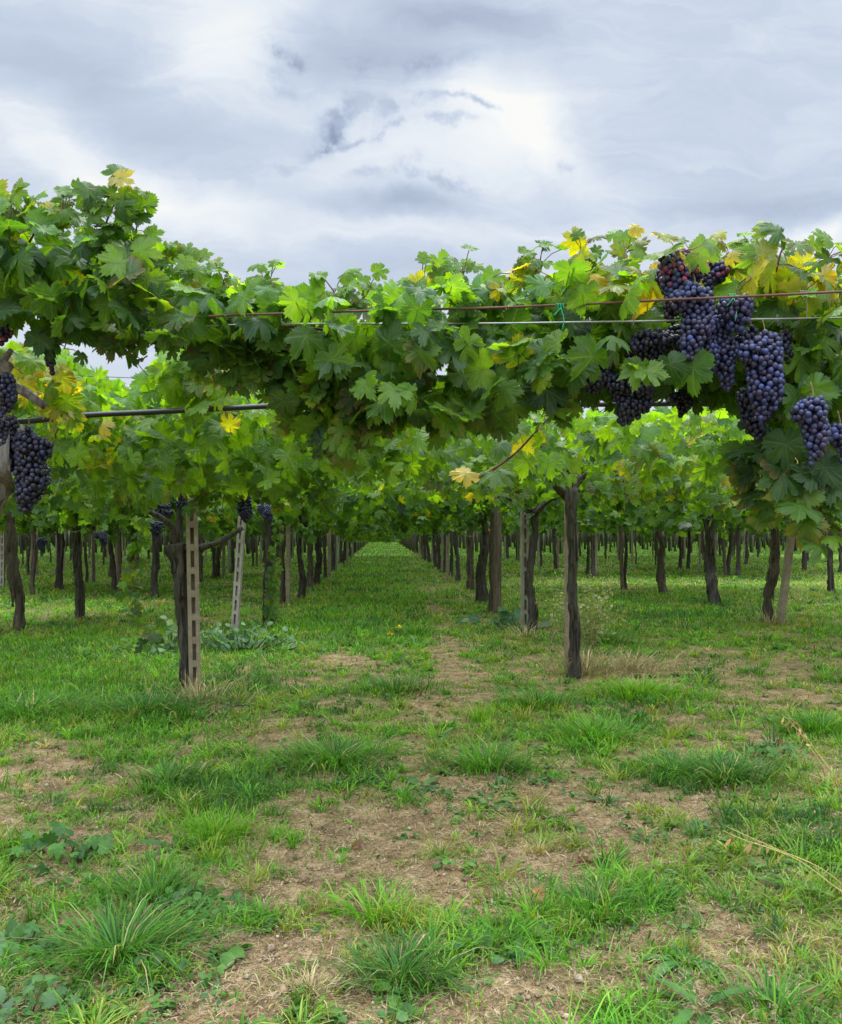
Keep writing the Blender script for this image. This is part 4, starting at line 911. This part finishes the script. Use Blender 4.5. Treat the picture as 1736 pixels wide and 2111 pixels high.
shoot(V_A, oA, 'shoot', [A(590, 640, 3.0), A(600, 720, 3.0), A(610, 800, 3.0), A(612, 880, 3.0)], 32, (.055, .088), .3, .02, face=(.2, -1, .3))
shoot(V_A, oA, 'shoot', [A(500, 640, 3.0), A(520, 720, 3.0), A(500, 790, 3.0)], 24, (.055, .088), .4, .02, face=(0, -1, .3))

V_D = thing('grapevine', 'near vine of the right row with yellowing top leaves and many ripe grape bunches', 'grapevine', (2.3, 3.4, 0))
oD = np.array([2.3, 3.4, 0])
obj('trunk', trunk_mesh([(2.3, 3.4, -.1), (2.28, 3.4, .6), (2.3, 3.38, 1.2), (2.2, 3.3, 1.75)], .08, .065, [([(2.2, 3.3, 1.7), (1.8, 3.1, 1.95), (1.3, 2.9, 2.05)], .04, .018), ([(2.2, 3.3, 1.7), (1.9, 3.7, 1.9), (1.3, 4.0, 2.0)], .035, .018)], 83, oD), V_D)
lv, mb = Leaves(), MB()
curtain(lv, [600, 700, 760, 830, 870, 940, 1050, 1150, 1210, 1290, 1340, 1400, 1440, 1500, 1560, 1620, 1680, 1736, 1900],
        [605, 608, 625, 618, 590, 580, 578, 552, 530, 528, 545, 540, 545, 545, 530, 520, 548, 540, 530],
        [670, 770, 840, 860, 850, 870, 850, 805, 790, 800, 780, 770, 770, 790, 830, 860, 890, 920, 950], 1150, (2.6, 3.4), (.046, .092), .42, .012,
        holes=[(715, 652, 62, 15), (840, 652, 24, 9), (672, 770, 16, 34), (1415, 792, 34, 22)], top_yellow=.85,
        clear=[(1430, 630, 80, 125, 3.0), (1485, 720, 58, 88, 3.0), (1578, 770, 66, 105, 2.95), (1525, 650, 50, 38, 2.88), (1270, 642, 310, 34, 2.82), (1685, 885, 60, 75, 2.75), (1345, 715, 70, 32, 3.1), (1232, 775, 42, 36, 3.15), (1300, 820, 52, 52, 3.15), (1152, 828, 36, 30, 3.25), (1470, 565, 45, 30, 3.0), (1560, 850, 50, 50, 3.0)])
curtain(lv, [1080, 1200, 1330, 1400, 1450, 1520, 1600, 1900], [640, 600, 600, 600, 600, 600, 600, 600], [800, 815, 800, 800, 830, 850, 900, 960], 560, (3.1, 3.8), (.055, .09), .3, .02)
curtain(lv, [625, 675, 720, 770, 820, 880], [670, 690, 690, 690, 690, 700], [760, 900, 950, 900, 830, 800], 230, (2.9, 3.35), (.04, .074), .8, .01, holes=[(672, 770, 18, 36), (700, 860, 14, 24), (640, 900, 30, 50)])  # backlight on this hanging spray is put into lighter leaf colours
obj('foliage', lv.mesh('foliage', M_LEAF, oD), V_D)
lv = Leaves()
shoot(V_D, oD, 'shoot', [A(720, 690, 3.0), A(700, 780, 3.0), A(690, 870, 3.0), A(705, 950, 3.0)], 42, (.055, .09), .5, .02, face=(-.1, -1, .4))
shoot(V_D, oD, 'shoot', [A(800, 690, 2.9), A(780, 780, 2.9), A(760, 860, 2.9), A(730, 940, 2.9)], 40, (.055, .09), .5, .02, face=(-.1, -1, .4))
shoot(V_D, oD, 'shoot', [A(1640, 900, 2.7), A(1660, 1000, 2.7), A(1700, 1070, 2.65), A(1760, 1110, 2.65)], 30, (.06, .1), .42, .03, face=(-.2, -1, .5), rad=.005)
shoot(V_D, oD, 'shoot', [A(1560, 900, 2.9), A(1570, 980, 2.9), A(1600, 1050, 2.85)], 22, (.055, .095), .3, .03, face=(-.2, -1, .4))
shoot(V_D, oD, 'shoot', [A(960, 1000, 4.0), A(1050, 945, 4.0), A(1100, 895, 4.0), A(1140, 852, 3.9)], 9, (.08, .11), .8, .1, rad=.007)
shoot(V_D, oD, 'shoot', [A(1385, 548, 2.66), A(1400, 522, 2.64), A(1432, 512, 2.64)], 6, (.05, .075), .9, .6, droop=-.3)
for (px, py, dx, up) in [(690, 615, -4, 32), (745, 625, 10, 26), (875, 590, -8, 28), (945, 580, 12, 30), (1050, 575, 6, 24), (1105, 560, 12, 30), (1205, 535, -8, 32), (1285, 530, 10, 34), (1505, 545, -6, 36), (1555, 540, 8, 26), (1700, 545, 10, 28)]:
    shoot(V_D, oD, 'shoot', [A(px, py, 2.9), A(px + dx * .4, py - up * .35, 2.88), A(px + dx, py - up * .6, 2.86)], 9, (.036, .066), .7, .45 if px > 1000 else .06, droop=.1, rad=.003)
for (px, py, dx, dn) in [(860, 830, 10, 60), (930, 840, -12, 55), (1010, 835, 10, 50), (770, 850, -14, 60), (1110, 820, 12, 40), (1240, 800, -10, 50)]:
    shoot(V_D, oD, 'shoot', [A(px, py, 3.0), A(px + dx, py + dn * .6, 2.98), A(px + dx * .5, py + dn, 2.95)], 9, (.045, .08), .4, .02, rad=.003)
shoot(V_D, oD, 'shoot', [A(1600, 560, 2.7), A(1610, 520, 2.7), A(1622, 500, 2.7)], 7, (.06, .09), .8, .5, droop=.2)

# ------------------------------------------------------------------ wires, tied canes, irrigation pipe
def line(name, pts, rad, mat, col, label, cat, n=40, sides=8):
    P = spline(pts, n); o0 = P[0]; mb = MB(); mb.tube(P, rad, sides, col); o = obj(name, mb.mesh(name, mat, origin=o0)); o.location = tuple(map(float, o0))
    return tag(o, label, cat)
line('irrigation_pipe', [A(-200, 880, 3.8), A(-40, 872, 3.8), A(60, 868, 3.85), A(180, 856, 3.9), A(300, 850, 4.0), A(440, 843, 4.0), A(600, 835, 4.1), A(740, 831, 4.1), A(1000, 834, 4.1), A(1300, 833, 4.0), A(1520, 830, 4.0), A(1900, 826, 4.0)],
     .0125, M_PIPE, (.012, .012, .013), 'black plastic irrigation pipe strung across under the leaves', 'pipe', 60)
line('tied_cane', [A(430, 652, 2.78), A(620, 645, 2.75), A(860, 638, 2.72), A(1000, 635, 2.7), A(1200, 627, 2.66), A(1400, 617, 2.62), A(1560, 610, 2.6), A(1800, 598, 2.58)], .0038, M_CANE, (.12, .05, .03), 'long reddish brown cane tied along the top wire in front of the grapes', 'cane', 50)
line('trellis_wire', [A(300, 676, 2.9), A(560, 668, 2.85), A(960, 667, 2.8), A(1200, 664, 2.76), A(1500, 659, 2.72), A(1900, 652, 2.7)], .003, M_WIRE, (.36, .38, .36), 'thick pale trellis wire running just below the reddish cane', 'wire', 40)
line('tied_cane', [A(520, 672, 2.95), A(640, 676, 2.95), A(740, 690, 2.95), A(800, 700, 2.95)], .004, M_CANE, (.13, .05, .035), 'short dark red cane below the pale wire near the middle', 'cane', 20)
line('trellis_wire', [A(-100, 765, 4.5), A(250, 778, 4.5), A(600, 792, 4.5), A(760, 800, 4.5)], .0019, M_WIRE, (.1, .1, .1), 'thin dark wire crossing the bright leaves above the irrigation pipe', 'wire', 20)
line('trellis_wire', [A(235, 690, 3.6), A(280, 745, 4.0), A(318, 790, 4.5)], .0019, M_WIRE, (.1, .1, .1), 'thin wire slanting down across the sky gap on the left', 'wire', 10)
line('trellis_wire', [A(880, 950, 6.2), A(1080, 938, 6.2), A(1300, 946, 6.2), A(1500, 950, 6.2)], .0022, M_WIRE, (.25, .26, .25), 'thin wire among the bright leaves over the thick vine trunk', 'wire', 20)
for px, py, lab, c in [(1155, 632, 'green plastic tie knotted on the reddish cane', (.02, .30, .15)), (1510, 612, 'green and yellow tie beside the small grape bunch', (.05, .32, .14)), (1300, 622, 'pale twisted wire tie on the cane beside the blotched leaf', (.2, .2, .18)), (1655, 605, 'pale wire tie wound on the cane at its right end', (.22, .21, .18))]:
    c0 = A(px, py, 2.64); a = np.linspace(0, 18.8, 40); mb = MB()
    mb.tube(np.column_stack([c0[0] + np.linspace(-.012, .012, 40), c0[1] + .0085 * np.cos(a), c0[2] + .0085 * np.sin(a)]) - c0, .0018, 5, c)
    mb.tube(spline(np.array([(0, -.009, -.005), (.008, -.012, -.04), (.004, -.01, -.075)]), 8), .0018, 5, c)
    mb.tube(spline(np.array([(0, -.009, -.005), (-.022, -.012, -.03), (-.03, -.01, -.022)]), 8), .0015, 5, c)
    o = obj('vine_tie', mb.mesh('vine_tie', M_CANE)); o.location = tuple(map(float, c0)); tag(o, lab, 'tie')

# ------------------------------------------------------------------ grapes
def sphere_proto(nu=10, nv=7):
    V = [(0, 0, 1)]
    for i in range(1, nv): 
        p = math.pi * i / nv
        V += [(math.sin(p) * math.cos(2 * math.pi * j / nu), math.sin(p) * math.sin(2 * math.pi * j / nu), math.cos(p)) for j in range(nu)]
    V.append((0, 0, -1)); T, Q = [], []
    for j in range(nu): T.append((0, 1 + j, 1 + (j + 1) % nu)); T.append((len(V) - 1, 1 + (nv - 2) * nu + (j + 1) % nu, 1 + (nv - 2) * nu + j))
    for i in range(nv - 2):
        a = 1 + i * nu
        for j in range(nu): Q.append((a + j, a + nu + j, a + nu + (j + 1) % nu, a + (j + 1) % nu))
    return np.array(V, float), np.array(T), np.array(Q)
SV, ST, SQ = sphere_proto(12, 8)
G_BLUE = np.array([(.012, .013, .032), (.018, .020, .050), (.028, .018, .036), (.014, .010, .020), (.03, .036, .085)])
def grape_bunch(px, y0, y1, wpx, depth, label, red=0.0, group=None, shoulder=.5, lean=0.0, berry=.0094, dark=1.0):
    top, bot = A(px, y0, depth), A(px + lean, y1, depth); H = top[2] - bot[2]; W = wpx * .88 / FPX * depth / 2
    P = []; tries = 0; r = berry
    prof = lambda t: W * np.clip(np.minimum((t + .03) / .16, 1), 0, 1) ** .5 * (1 - (1 - .30) * np.clip((t - shoulder) / (1.02 - shoulder), 0, 1) ** 1.25)
    cand = 16000; t = rng.random(cand); a = rng.uniform(0, 6.28, cand)
    lump = 1 + .75 * (vnoise(np.abs(a - 3.14) * .9, t * 4.5, 1.0, int(px) % 40) - .55)
    rr = np.maximum(prof(t) * lump - r, .002) * np.where(rng.random(cand) < .75, 1.0, np.sqrt(rng.random(cand)))
    ax = top + (bot - top) * t[:, None] + np.array([1.0, 0, 0]) * (W * .35 * np.sin(t * 5 + px) * t)[:, None]
    Q = ax + np.column_stack([np.cos(a) * rr, np.sin(a) * rr * .85, 0 * a]); Q[:, 2] += rng.normal(0, .004, cand)
    wing = rng.random(cand) < .22; sg = 1 if int(px) % 2 else -1       # a side shoulder on one flank
    q3 = unit(rng.normal(size=(cand, 3))) * (W * .42) * np.array([1, .8, 1.1]) + top + np.array([sg * W * .85, -.01, -.22 * H]); Q = np.where(wing[:, None], q3, Q)
    grid = {}; cell = 1.5 * r; keep = []
    for i in range(cand):
        k = tuple(np.floor(Q[i] / cell).astype(int)); ok = True
        for dx in (-1, 0, 1):
            for dy in (-1, 0, 1):
                for dz in (-1, 0, 1):
                    for j in grid.get((k[0] + dx, k[1] + dy, k[2] + dz), ()):
                        if (Q[i][0] - Q[j][0]) ** 2 + (Q[i][1] - Q[j][1]) ** 2 + (Q[i][2] - Q[j][2]) ** 2 < cell * cell: ok = False; break
                    if not ok: break
                if not ok: break
            if not ok: break
        if ok: grid.setdefault(k, []).append(i); keep.append(i)
        if len(keep) > 280: break
    P = Q[keep]; k = len(P); s = r * rng.uniform(.86, 1.12, k)
    V = (SV[None] * s[:, None, None] * np.array([1, 1, 1.08]) + (P - top)[:, None]).reshape(-1, 3); off = (np.arange(k) * len(SV))[:, None, None]
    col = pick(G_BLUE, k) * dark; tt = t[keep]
    rd = rng.random(k) < red * np.clip(1.2 - tt, 0, 1); col[rd] = pick(np.array([(.13, .018, .04), (.07, .015, .035), (.20, .03, .05)]), rd.sum())
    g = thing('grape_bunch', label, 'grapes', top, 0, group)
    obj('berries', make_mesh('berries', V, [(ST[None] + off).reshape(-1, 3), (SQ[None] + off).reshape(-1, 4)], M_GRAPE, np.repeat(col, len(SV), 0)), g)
    mb = MB(); mb.tube(spline(np.array([(0, .015, .05), (.004, .008, .02), (0, 0, -.01), (0, 0, -H * .5)]), 10), .0026, 6, (.13, .09, .04))
    obj('stem', mb.mesh('stem', M_CANE), g)
GR = 'ripe grape bunches on the near vines'
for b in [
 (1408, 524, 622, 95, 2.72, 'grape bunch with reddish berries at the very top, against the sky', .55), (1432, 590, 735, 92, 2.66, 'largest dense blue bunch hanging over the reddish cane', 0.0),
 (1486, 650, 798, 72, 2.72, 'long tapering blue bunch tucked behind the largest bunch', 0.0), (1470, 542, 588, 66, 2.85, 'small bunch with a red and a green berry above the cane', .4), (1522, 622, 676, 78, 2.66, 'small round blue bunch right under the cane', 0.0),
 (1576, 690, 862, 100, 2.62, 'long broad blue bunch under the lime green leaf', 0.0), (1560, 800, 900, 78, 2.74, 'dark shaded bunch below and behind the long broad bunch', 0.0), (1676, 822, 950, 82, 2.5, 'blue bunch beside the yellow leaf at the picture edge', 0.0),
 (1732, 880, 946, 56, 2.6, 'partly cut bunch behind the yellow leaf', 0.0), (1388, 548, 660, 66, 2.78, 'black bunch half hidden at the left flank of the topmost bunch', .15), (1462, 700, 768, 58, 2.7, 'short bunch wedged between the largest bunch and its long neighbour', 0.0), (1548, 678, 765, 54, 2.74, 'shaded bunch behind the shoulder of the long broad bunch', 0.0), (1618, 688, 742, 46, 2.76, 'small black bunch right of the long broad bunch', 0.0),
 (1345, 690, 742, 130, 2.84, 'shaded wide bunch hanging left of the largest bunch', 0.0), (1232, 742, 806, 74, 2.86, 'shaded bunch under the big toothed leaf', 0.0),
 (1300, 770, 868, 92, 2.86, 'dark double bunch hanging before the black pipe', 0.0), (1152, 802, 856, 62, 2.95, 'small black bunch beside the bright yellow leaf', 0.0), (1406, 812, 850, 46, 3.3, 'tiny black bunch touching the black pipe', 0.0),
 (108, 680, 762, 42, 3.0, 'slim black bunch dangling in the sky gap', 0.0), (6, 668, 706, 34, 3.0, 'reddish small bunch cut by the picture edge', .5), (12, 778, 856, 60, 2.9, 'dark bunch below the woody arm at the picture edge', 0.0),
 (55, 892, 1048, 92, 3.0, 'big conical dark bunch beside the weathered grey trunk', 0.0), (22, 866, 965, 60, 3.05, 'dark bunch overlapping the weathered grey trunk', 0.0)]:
    grape_bunch(*b[:6], red=b[6], group=GR, dark=.32 if b[0] < 400 or 'shaded' in b[5] or 'dark' in b[5] or 'black' in b[5] else .85)  # shade on the dim bunches is put into darker berry colours
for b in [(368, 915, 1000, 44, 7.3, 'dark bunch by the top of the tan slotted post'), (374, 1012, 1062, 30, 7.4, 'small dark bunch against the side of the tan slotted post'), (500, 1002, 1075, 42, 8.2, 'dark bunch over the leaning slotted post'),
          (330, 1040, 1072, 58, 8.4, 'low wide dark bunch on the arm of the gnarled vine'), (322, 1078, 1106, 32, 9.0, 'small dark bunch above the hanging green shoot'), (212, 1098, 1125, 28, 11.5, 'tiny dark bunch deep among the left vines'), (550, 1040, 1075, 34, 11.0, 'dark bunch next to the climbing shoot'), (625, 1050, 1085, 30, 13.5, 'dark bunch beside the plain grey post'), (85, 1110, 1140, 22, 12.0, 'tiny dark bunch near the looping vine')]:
    grape_bunch(*b[:6], group='dark grape bunches under the shaded canopy', berry=.013, dark=.45)  # canopy shade painted in by darkening the berry colours

# ------------------------------------------------------------------ weeds, flowers, stems and litter
def rosette(px, py, n, L, wid, pal, label, up=(.15, .8), name='weed', cat='weed', curl=.35, spread=.02):
    x0, y0 = onground(px, py); z0 = float(hgt(x0, y0)); V0, Q0 = oval(8, wid, .35, curl)
    az = np.arange(n) * 2.4 + rng.uniform(0, 6); tip = np.column_stack([np.cos(az), np.sin(az), rng.uniform(up[0], up[1], n)])
    nrm = np.array([0, 0, 1.0]) - .3 * np.column_stack([np.cos(az), np.sin(az), 0 * az]) + .15 * rng.normal(size=(n, 3))
    pos = np.column_stack([np.cos(az) * spread, np.sin(az) * spread, rng.uniform(0, .01, n)])
    V, F = put_proto(V0, Q0, pos, nrm, tip, L * rng.uniform(.6, 1.1, n))
    o = obj(name, make_mesh(name, V, F, M_WEED, np.repeat(pick(pal, n), len(V0), 0))); o.location = (x0, y0, z0); return tag(o, label, cat)
PW = np.array([(.05, .15, .022), (.075, .20, .028), (.1, .23, .035)]); PG = np.array([(.075, .17, .045), (.11, .23, .06), (.06, .15, .04)])
rosette(1105, 1935, 11, .15, .24, PW, 'broad leaved plantain rosette on bare soil', (.1, .6))
rosette(1410, 1990, 9, .17, .12, PW, 'weed with long dark upright leaves showing pale undersides', (.5, 1.6), curl=.5)
rosette(1440, 2080, 10, .2, .1, G_DARK, 'flattened narrow leaved weed in the near corner', (.05, .5))
rosette(1010, 1655, 8, .22, .09, PW, 'upright dock plant in front of the rounded grass tuft', (.8, 2.0))
rosette(870, 1625, 8, .13, .2, G_DARK, 'dark glossy low weed beside a brown fallen leaf', (.1, .5))
rosette(1675, 1790, 9, .2, .12, PW, 'weed with pale upright leaf among thin grass', (.5, 1.5))
rosette(365, 1745, 9, .17, .13, PW, 'yellow green weed rosette amid thin grass', (.2, 1.0))
rosette(1640, 1850, 10, .16, .12, PW, 'bushy green weed close to the lower dry stems', (.3, 1.2))
rosette(855, 1330, 7, .32, .10, PW, 'tall dock leaf standing in the lane near the dandelions', (1.2, 2.5))
rosette(1245, 1650, 8, .13, .1, PG, 'pale weed leaf standing up on its own', (.6, 2.0))
def leafy_patch(px, py, rx, ry, h, n, size, pal, label, lobed=False, stems=True, cat='weed', name='leafy_weed'):
    x0, y0 = onground(px, py); z0 = float(hgt(x0, y0)); k = n
    x = rng.normal(0, .5, k) * rx; y = rng.normal(0, .5, k) * ry; z = h * rng.beta(2, 2, k) * np.clip(1.2 - (x / rx) ** 2 - (y / ry) ** 2, .25, 1)
    pos = np.column_stack([x, y, z + .01]); nrm = np.array([0, -.35, 1.0]) + .45 * rng.normal(size=(k, 3)); tip = np.column_stack([x, y, 0 * x]) * 2 + np.array([0, -.3, -.3]) + .6 * rng.normal(size=(k, 3))
    mb = MB(); col = pick(pal, k)
    t = thing(name, label, cat, (x0, y0, z0))
    if lobed:
        lv = Leaves(far=True); lv.put(pos, nrm, tip, size * rng.uniform(.4, .8, k), col); obj('leaves', lv.mesh('leaves', M_WEED), t)
    else:
        V0, Q0 = oval(6, .5, .2, .2); V, F = put_proto(V0, Q0, pos, nrm, tip, size * rng.uniform(.6, 1.15, k)); obj('leaves', make_mesh('leaves', V, F, M_WEED, np.repeat(col, len(V0), 0)), t)
    for i in range(0, k, 3): mb.tube([(x[i] * .5, y[i] * .5, -.01), (x[i] * .8, y[i] * .8, z[i] * .6), pos[i]], .0018 + .0004 * y0, 4, (.09, .13, .04))
    obj('stems', mb.mesh('stems', M_CANE), t)
leafy_patch(500, 1345, .75, .5, .34, 170, .085, PG, 'spreading patch of round grey green leaves behind the gnarled vine')
leafy_patch(350, 1340, .45, .4, .36, 90, .085, np.vstack([PG, [(.22, .28, .05)]]), 'taller leafy weed with lime tips left of the gnarled vine')
leafy_patch(1040, 1290, .55, .25, .26, 26, .17, np.array([(.06, .16, .05), (.09, .2, .07), (.05, .13, .035)]), 'low plant with large blue green round leaves by the crooked vine')
leafy_patch(45, 2085, .22, .18, .08, 80, .034, PG, 'pale lobed leafy weed in the near left corner', True)
leafy_patch(130, 1760, .28, .2, .12, 50, .055, G_DARK, 'dark lobed weed creeping over the thin grass', True)
leafy_patch(30, 1960, .16, .13, .12, 45, .05, PG, 'grey green lobed weed with pale flowers at the picture edge', True)
leafy_patch(1005, 1965, .13, .09, .06, 14, .045, PG, 'small bindweed with heart shaped leaves left of the plantain')
leafy_patch(350, 2010, .1, .08, .08, 7, .055, PG, 'single seedling with two heart shaped leaves beside the bare patch')
leafy_patch(825, 2098, .12, .06, .05, 8, .042, PG, 'tiny round leaved bindweed in front of the squat coarse tuft')
leafy_patch(400, 1870, .18, .12, .07, 140, .03, PW, 'dense cushion of small clover leaves beside the dark tufts')
leafy_patch(1610, 1560, .25, .15, .09, 60, .045, PW, 'round clover leaves right of the dense dark tuft')
# pale feathery weed behind the thick trunk
def feathery(px, py, rx, h, n, label):
    x0, y0 = onground(px, py); t = thing('feathery_weed', label, 'weed', (x0, y0, float(hgt(x0, y0)))); mb = MB(); V0, Q0 = oval(3, .35, .2, .2); P = []
    for i in range(n):
        a = rng.uniform(0, 6.28); r = rng.uniform(.1, 1) * rx; hh = h * rng.uniform(.55, 1.05); S = spline([(0, 0, 0), (math.cos(a) * r * .4, math.sin(a) * r * .4, hh * .5), (math.cos(a) * r, math.sin(a) * r, hh)], 14)
        mb.tube(S, np.linspace(.005, .002, 14), 4, (.25, .26, .10))
        for s in S[5:]:
            for _ in range(7): P.append(s + rng.normal(0, .045, 3))
    P = np.array(P); k = len(P); V, F = put_proto(V0, Q0, P, rng.normal(size=(k, 3)), rng.normal(size=(k, 3)) + (0, 0, .4), rng.uniform(.022, .05, k))
    obj('stems', mb.mesh('stems', M_CANE), t); obj('seed_heads', make_mesh('seed_heads', V, F, M_WEED, np.repeat(pick(np.array([(.35, .36, .16), (.45, .42, .22), (.22, .28, .08)]), k), len(V0), 0)), t)
feathery(1215, 1370, .38, .82, 13, 'tall pale feathery weed going to seed behind the thick trunk')
feathery(1165, 1340, .25, .9, 7, 'shorter feathery weed left of the thick trunk')
# dandelions
def dandelion(px, py, label, h=.16):
    x0, y0 = onground(px, py); t = thing('dandelion', label, 'flower', (x0, y0, float(hgt(x0, y0))), 0, 'yellow dandelions in the lane'); mb = MB(); mb.tube([(0, 0, 0), (.01, 0, h * .6), (.006, -.005, h)], .003, 5, (.12, .2, .06)); obj('stem', mb.mesh('stem', M_CANE), t)
    V0, Q0 = oval(3, .22, .1, .1); n = 46; a = rng.uniform(0, 6.28, n); tip = np.column_stack([np.cos(a), np.sin(a), rng.uniform(.05, 1.3, n)])
    V, F = put_proto(V0, Q0, np.tile((.006, -.005, h), (n, 1)).astype(float), np.array([0, 0, 1.0]) + .3 * rng.normal(size=(n, 3)), tip, rng.uniform(.03, .045, n)); obj('flower', make_mesh('flower', V, F, M_STRAW, (.85, .62, .01) * np.ones((len(V), 3))), t)
dandelion(804, 1335, 'yellow dandelion, the larger and nearer of two in the lane', .15); dandelion(822, 1322, 'smaller yellow dandelion just behind the other', .18)
# dry oat stems
def oat(pts, label, heads):
    P = spline(pts, 24); o0 = P[0].copy(); t = thing('dry_oat_stem', label, 'dry stem', o0); mb = MB(); mb.tube(P - o0, np.linspace(.0024, .0012, 24), 5, (.55, .40, .16)); obj('stalk', mb.mesh('stalk', M_STRAW), t)
    V0, Q0 = oval(4, .16, .3, .1); k = heads; i = rng.integers(15, 24, k); pos = P[i] - o0 + rng.normal(0, .006, (k, 3)) - (0, 0, .004)
    V, F = put_proto(V0, Q0, pos, rng.normal(size=(k, 3)) + (0, -1, 0), np.array([-.3, 0, -1.0]) + .3 * rng.normal(size=(k, 3)), rng.uniform(.025, .04, k)); obj('spikelets', make_mesh('spikelets', V, F, M_STRAW, np.repeat(pick(np.array([(.6, .42, .18), (.5, .33, .12)]), k), len(V0), 0)), t)
gz = lambda px, py: np.array(onground(px, py) + (0.0,))
oat([gz(1790, 1760), A(1736, 1625, 3.6), A(1680, 1545, 3.7), A(1640, 1490, 3.75), A(1615, 1478, 3.75)], 'tall dry oat stem arching in from the picture edge, upper one', 9)
oat([gz(1800, 1790), A(1740, 1652, 3.55), A(1660, 1525, 3.65), A(1636, 1495, 3.7)], 'dry oat stem running just under the upper arching one', 6)
oat([gz(1830, 1890), A(1736, 1838, 2.95), A(1640, 1770, 3.05), A(1530, 1730, 3.15), A(1490, 1712, 3.2)], 'lower dry oat stem stretching left over the thin grass', 9)
oat([gz(1800, 1880), A(1700, 1795, 3.0), A(1600, 1750, 3.1), A(1500, 1705, 3.2)], 'green gold oat stem crossing the lower dry one', 6)
# fallen leaves and twigs
def fallen(px, py, label, c):
    x0, y0 = onground(px, py); lv = Leaves(); a = rng.uniform(0, 6.28); lv.put(np.zeros((1, 3)), np.array([[.25 * rng.normal(), -.5, .8]]), np.array([[math.cos(a), math.sin(a), .1]]), np.array([.038]), np.array([c]))
    o = obj('fallen_leaf', lv.mesh('fallen_leaf', M_LEAF)); o.location = (x0, y0, float(hgt(x0, y0)) + .025); tag(o, label, 'leaf')
fallen(735, 1748, 'curled rust brown fallen leaf on thin grass', (.20, .10, .06)); fallen(880, 1618, 'tan fallen leaf by the dark glossy weed', (.42, .25, .13)); fallen(402, 1472, 'crumpled pale brown fallen leaf at the post foot', (.5, .32, .18))
fallen(1108, 1855, 'crumpled tan fallen leaf near the plantain', (.4, .24, .12)); fallen(1208, 1785, 'dark red fallen leaf beside green weeds', (.14, .05, .035)); fallen(1680, 2070, 'brown fallen leaf in the near right corner', (.27, .12, .06)); fallen(60, 1625, 'pale fallen leaf on the twig litter', (.5, .34, .2))
def twig(pts, label, r=.004, c=(.09, .06, .045)):
    P = np.array([onground(*p) for p in pts]); P = np.column_stack([P, hgt(P[:, 0], P[:, 1]) + .012]); S = spline(P, 16); o0 = S[0].copy(); mb = MB(); mb.tube(S - o0, np.linspace(r, r * .5, 16), 6, c, rough=.3); o = obj('twig', mb.mesh('twig', M_CANE)); o.location = tuple(map(float, o0)); tag(o, label, 'twig')
twig([(1180, 1792), (1230, 1780), (1290, 1748)], 'reddish twig lying across a bare patch', .004, (.2, .07, .04)); twig([(980, 1672), (1040, 1676), (1085, 1670)], 'grey twig lying before the dock plant'); twig([(560, 1470), (620, 1458), (650, 1448)], 'grey twig on the soil right of the concrete post', .007)
twig([(410, 1482), (470, 1455), (520, 1452), (545, 1460)], 'dark curved prunings at the foot of the concrete post', .009, (.06, .045, .035)); twig([(380, 1500), (440, 1478), (480, 1440)], 'pale bent stick beside the dark prunings', .005, (.25, .19, .13)); twig([(560, 2105), (620, 2085), (690, 2095)], 'dark twig at the bottom of the bare patch', .003)
twig([(1115, 1690), (1150, 1688), (1185, 1684)], 'short dark twig on the pebbly soil', .004)
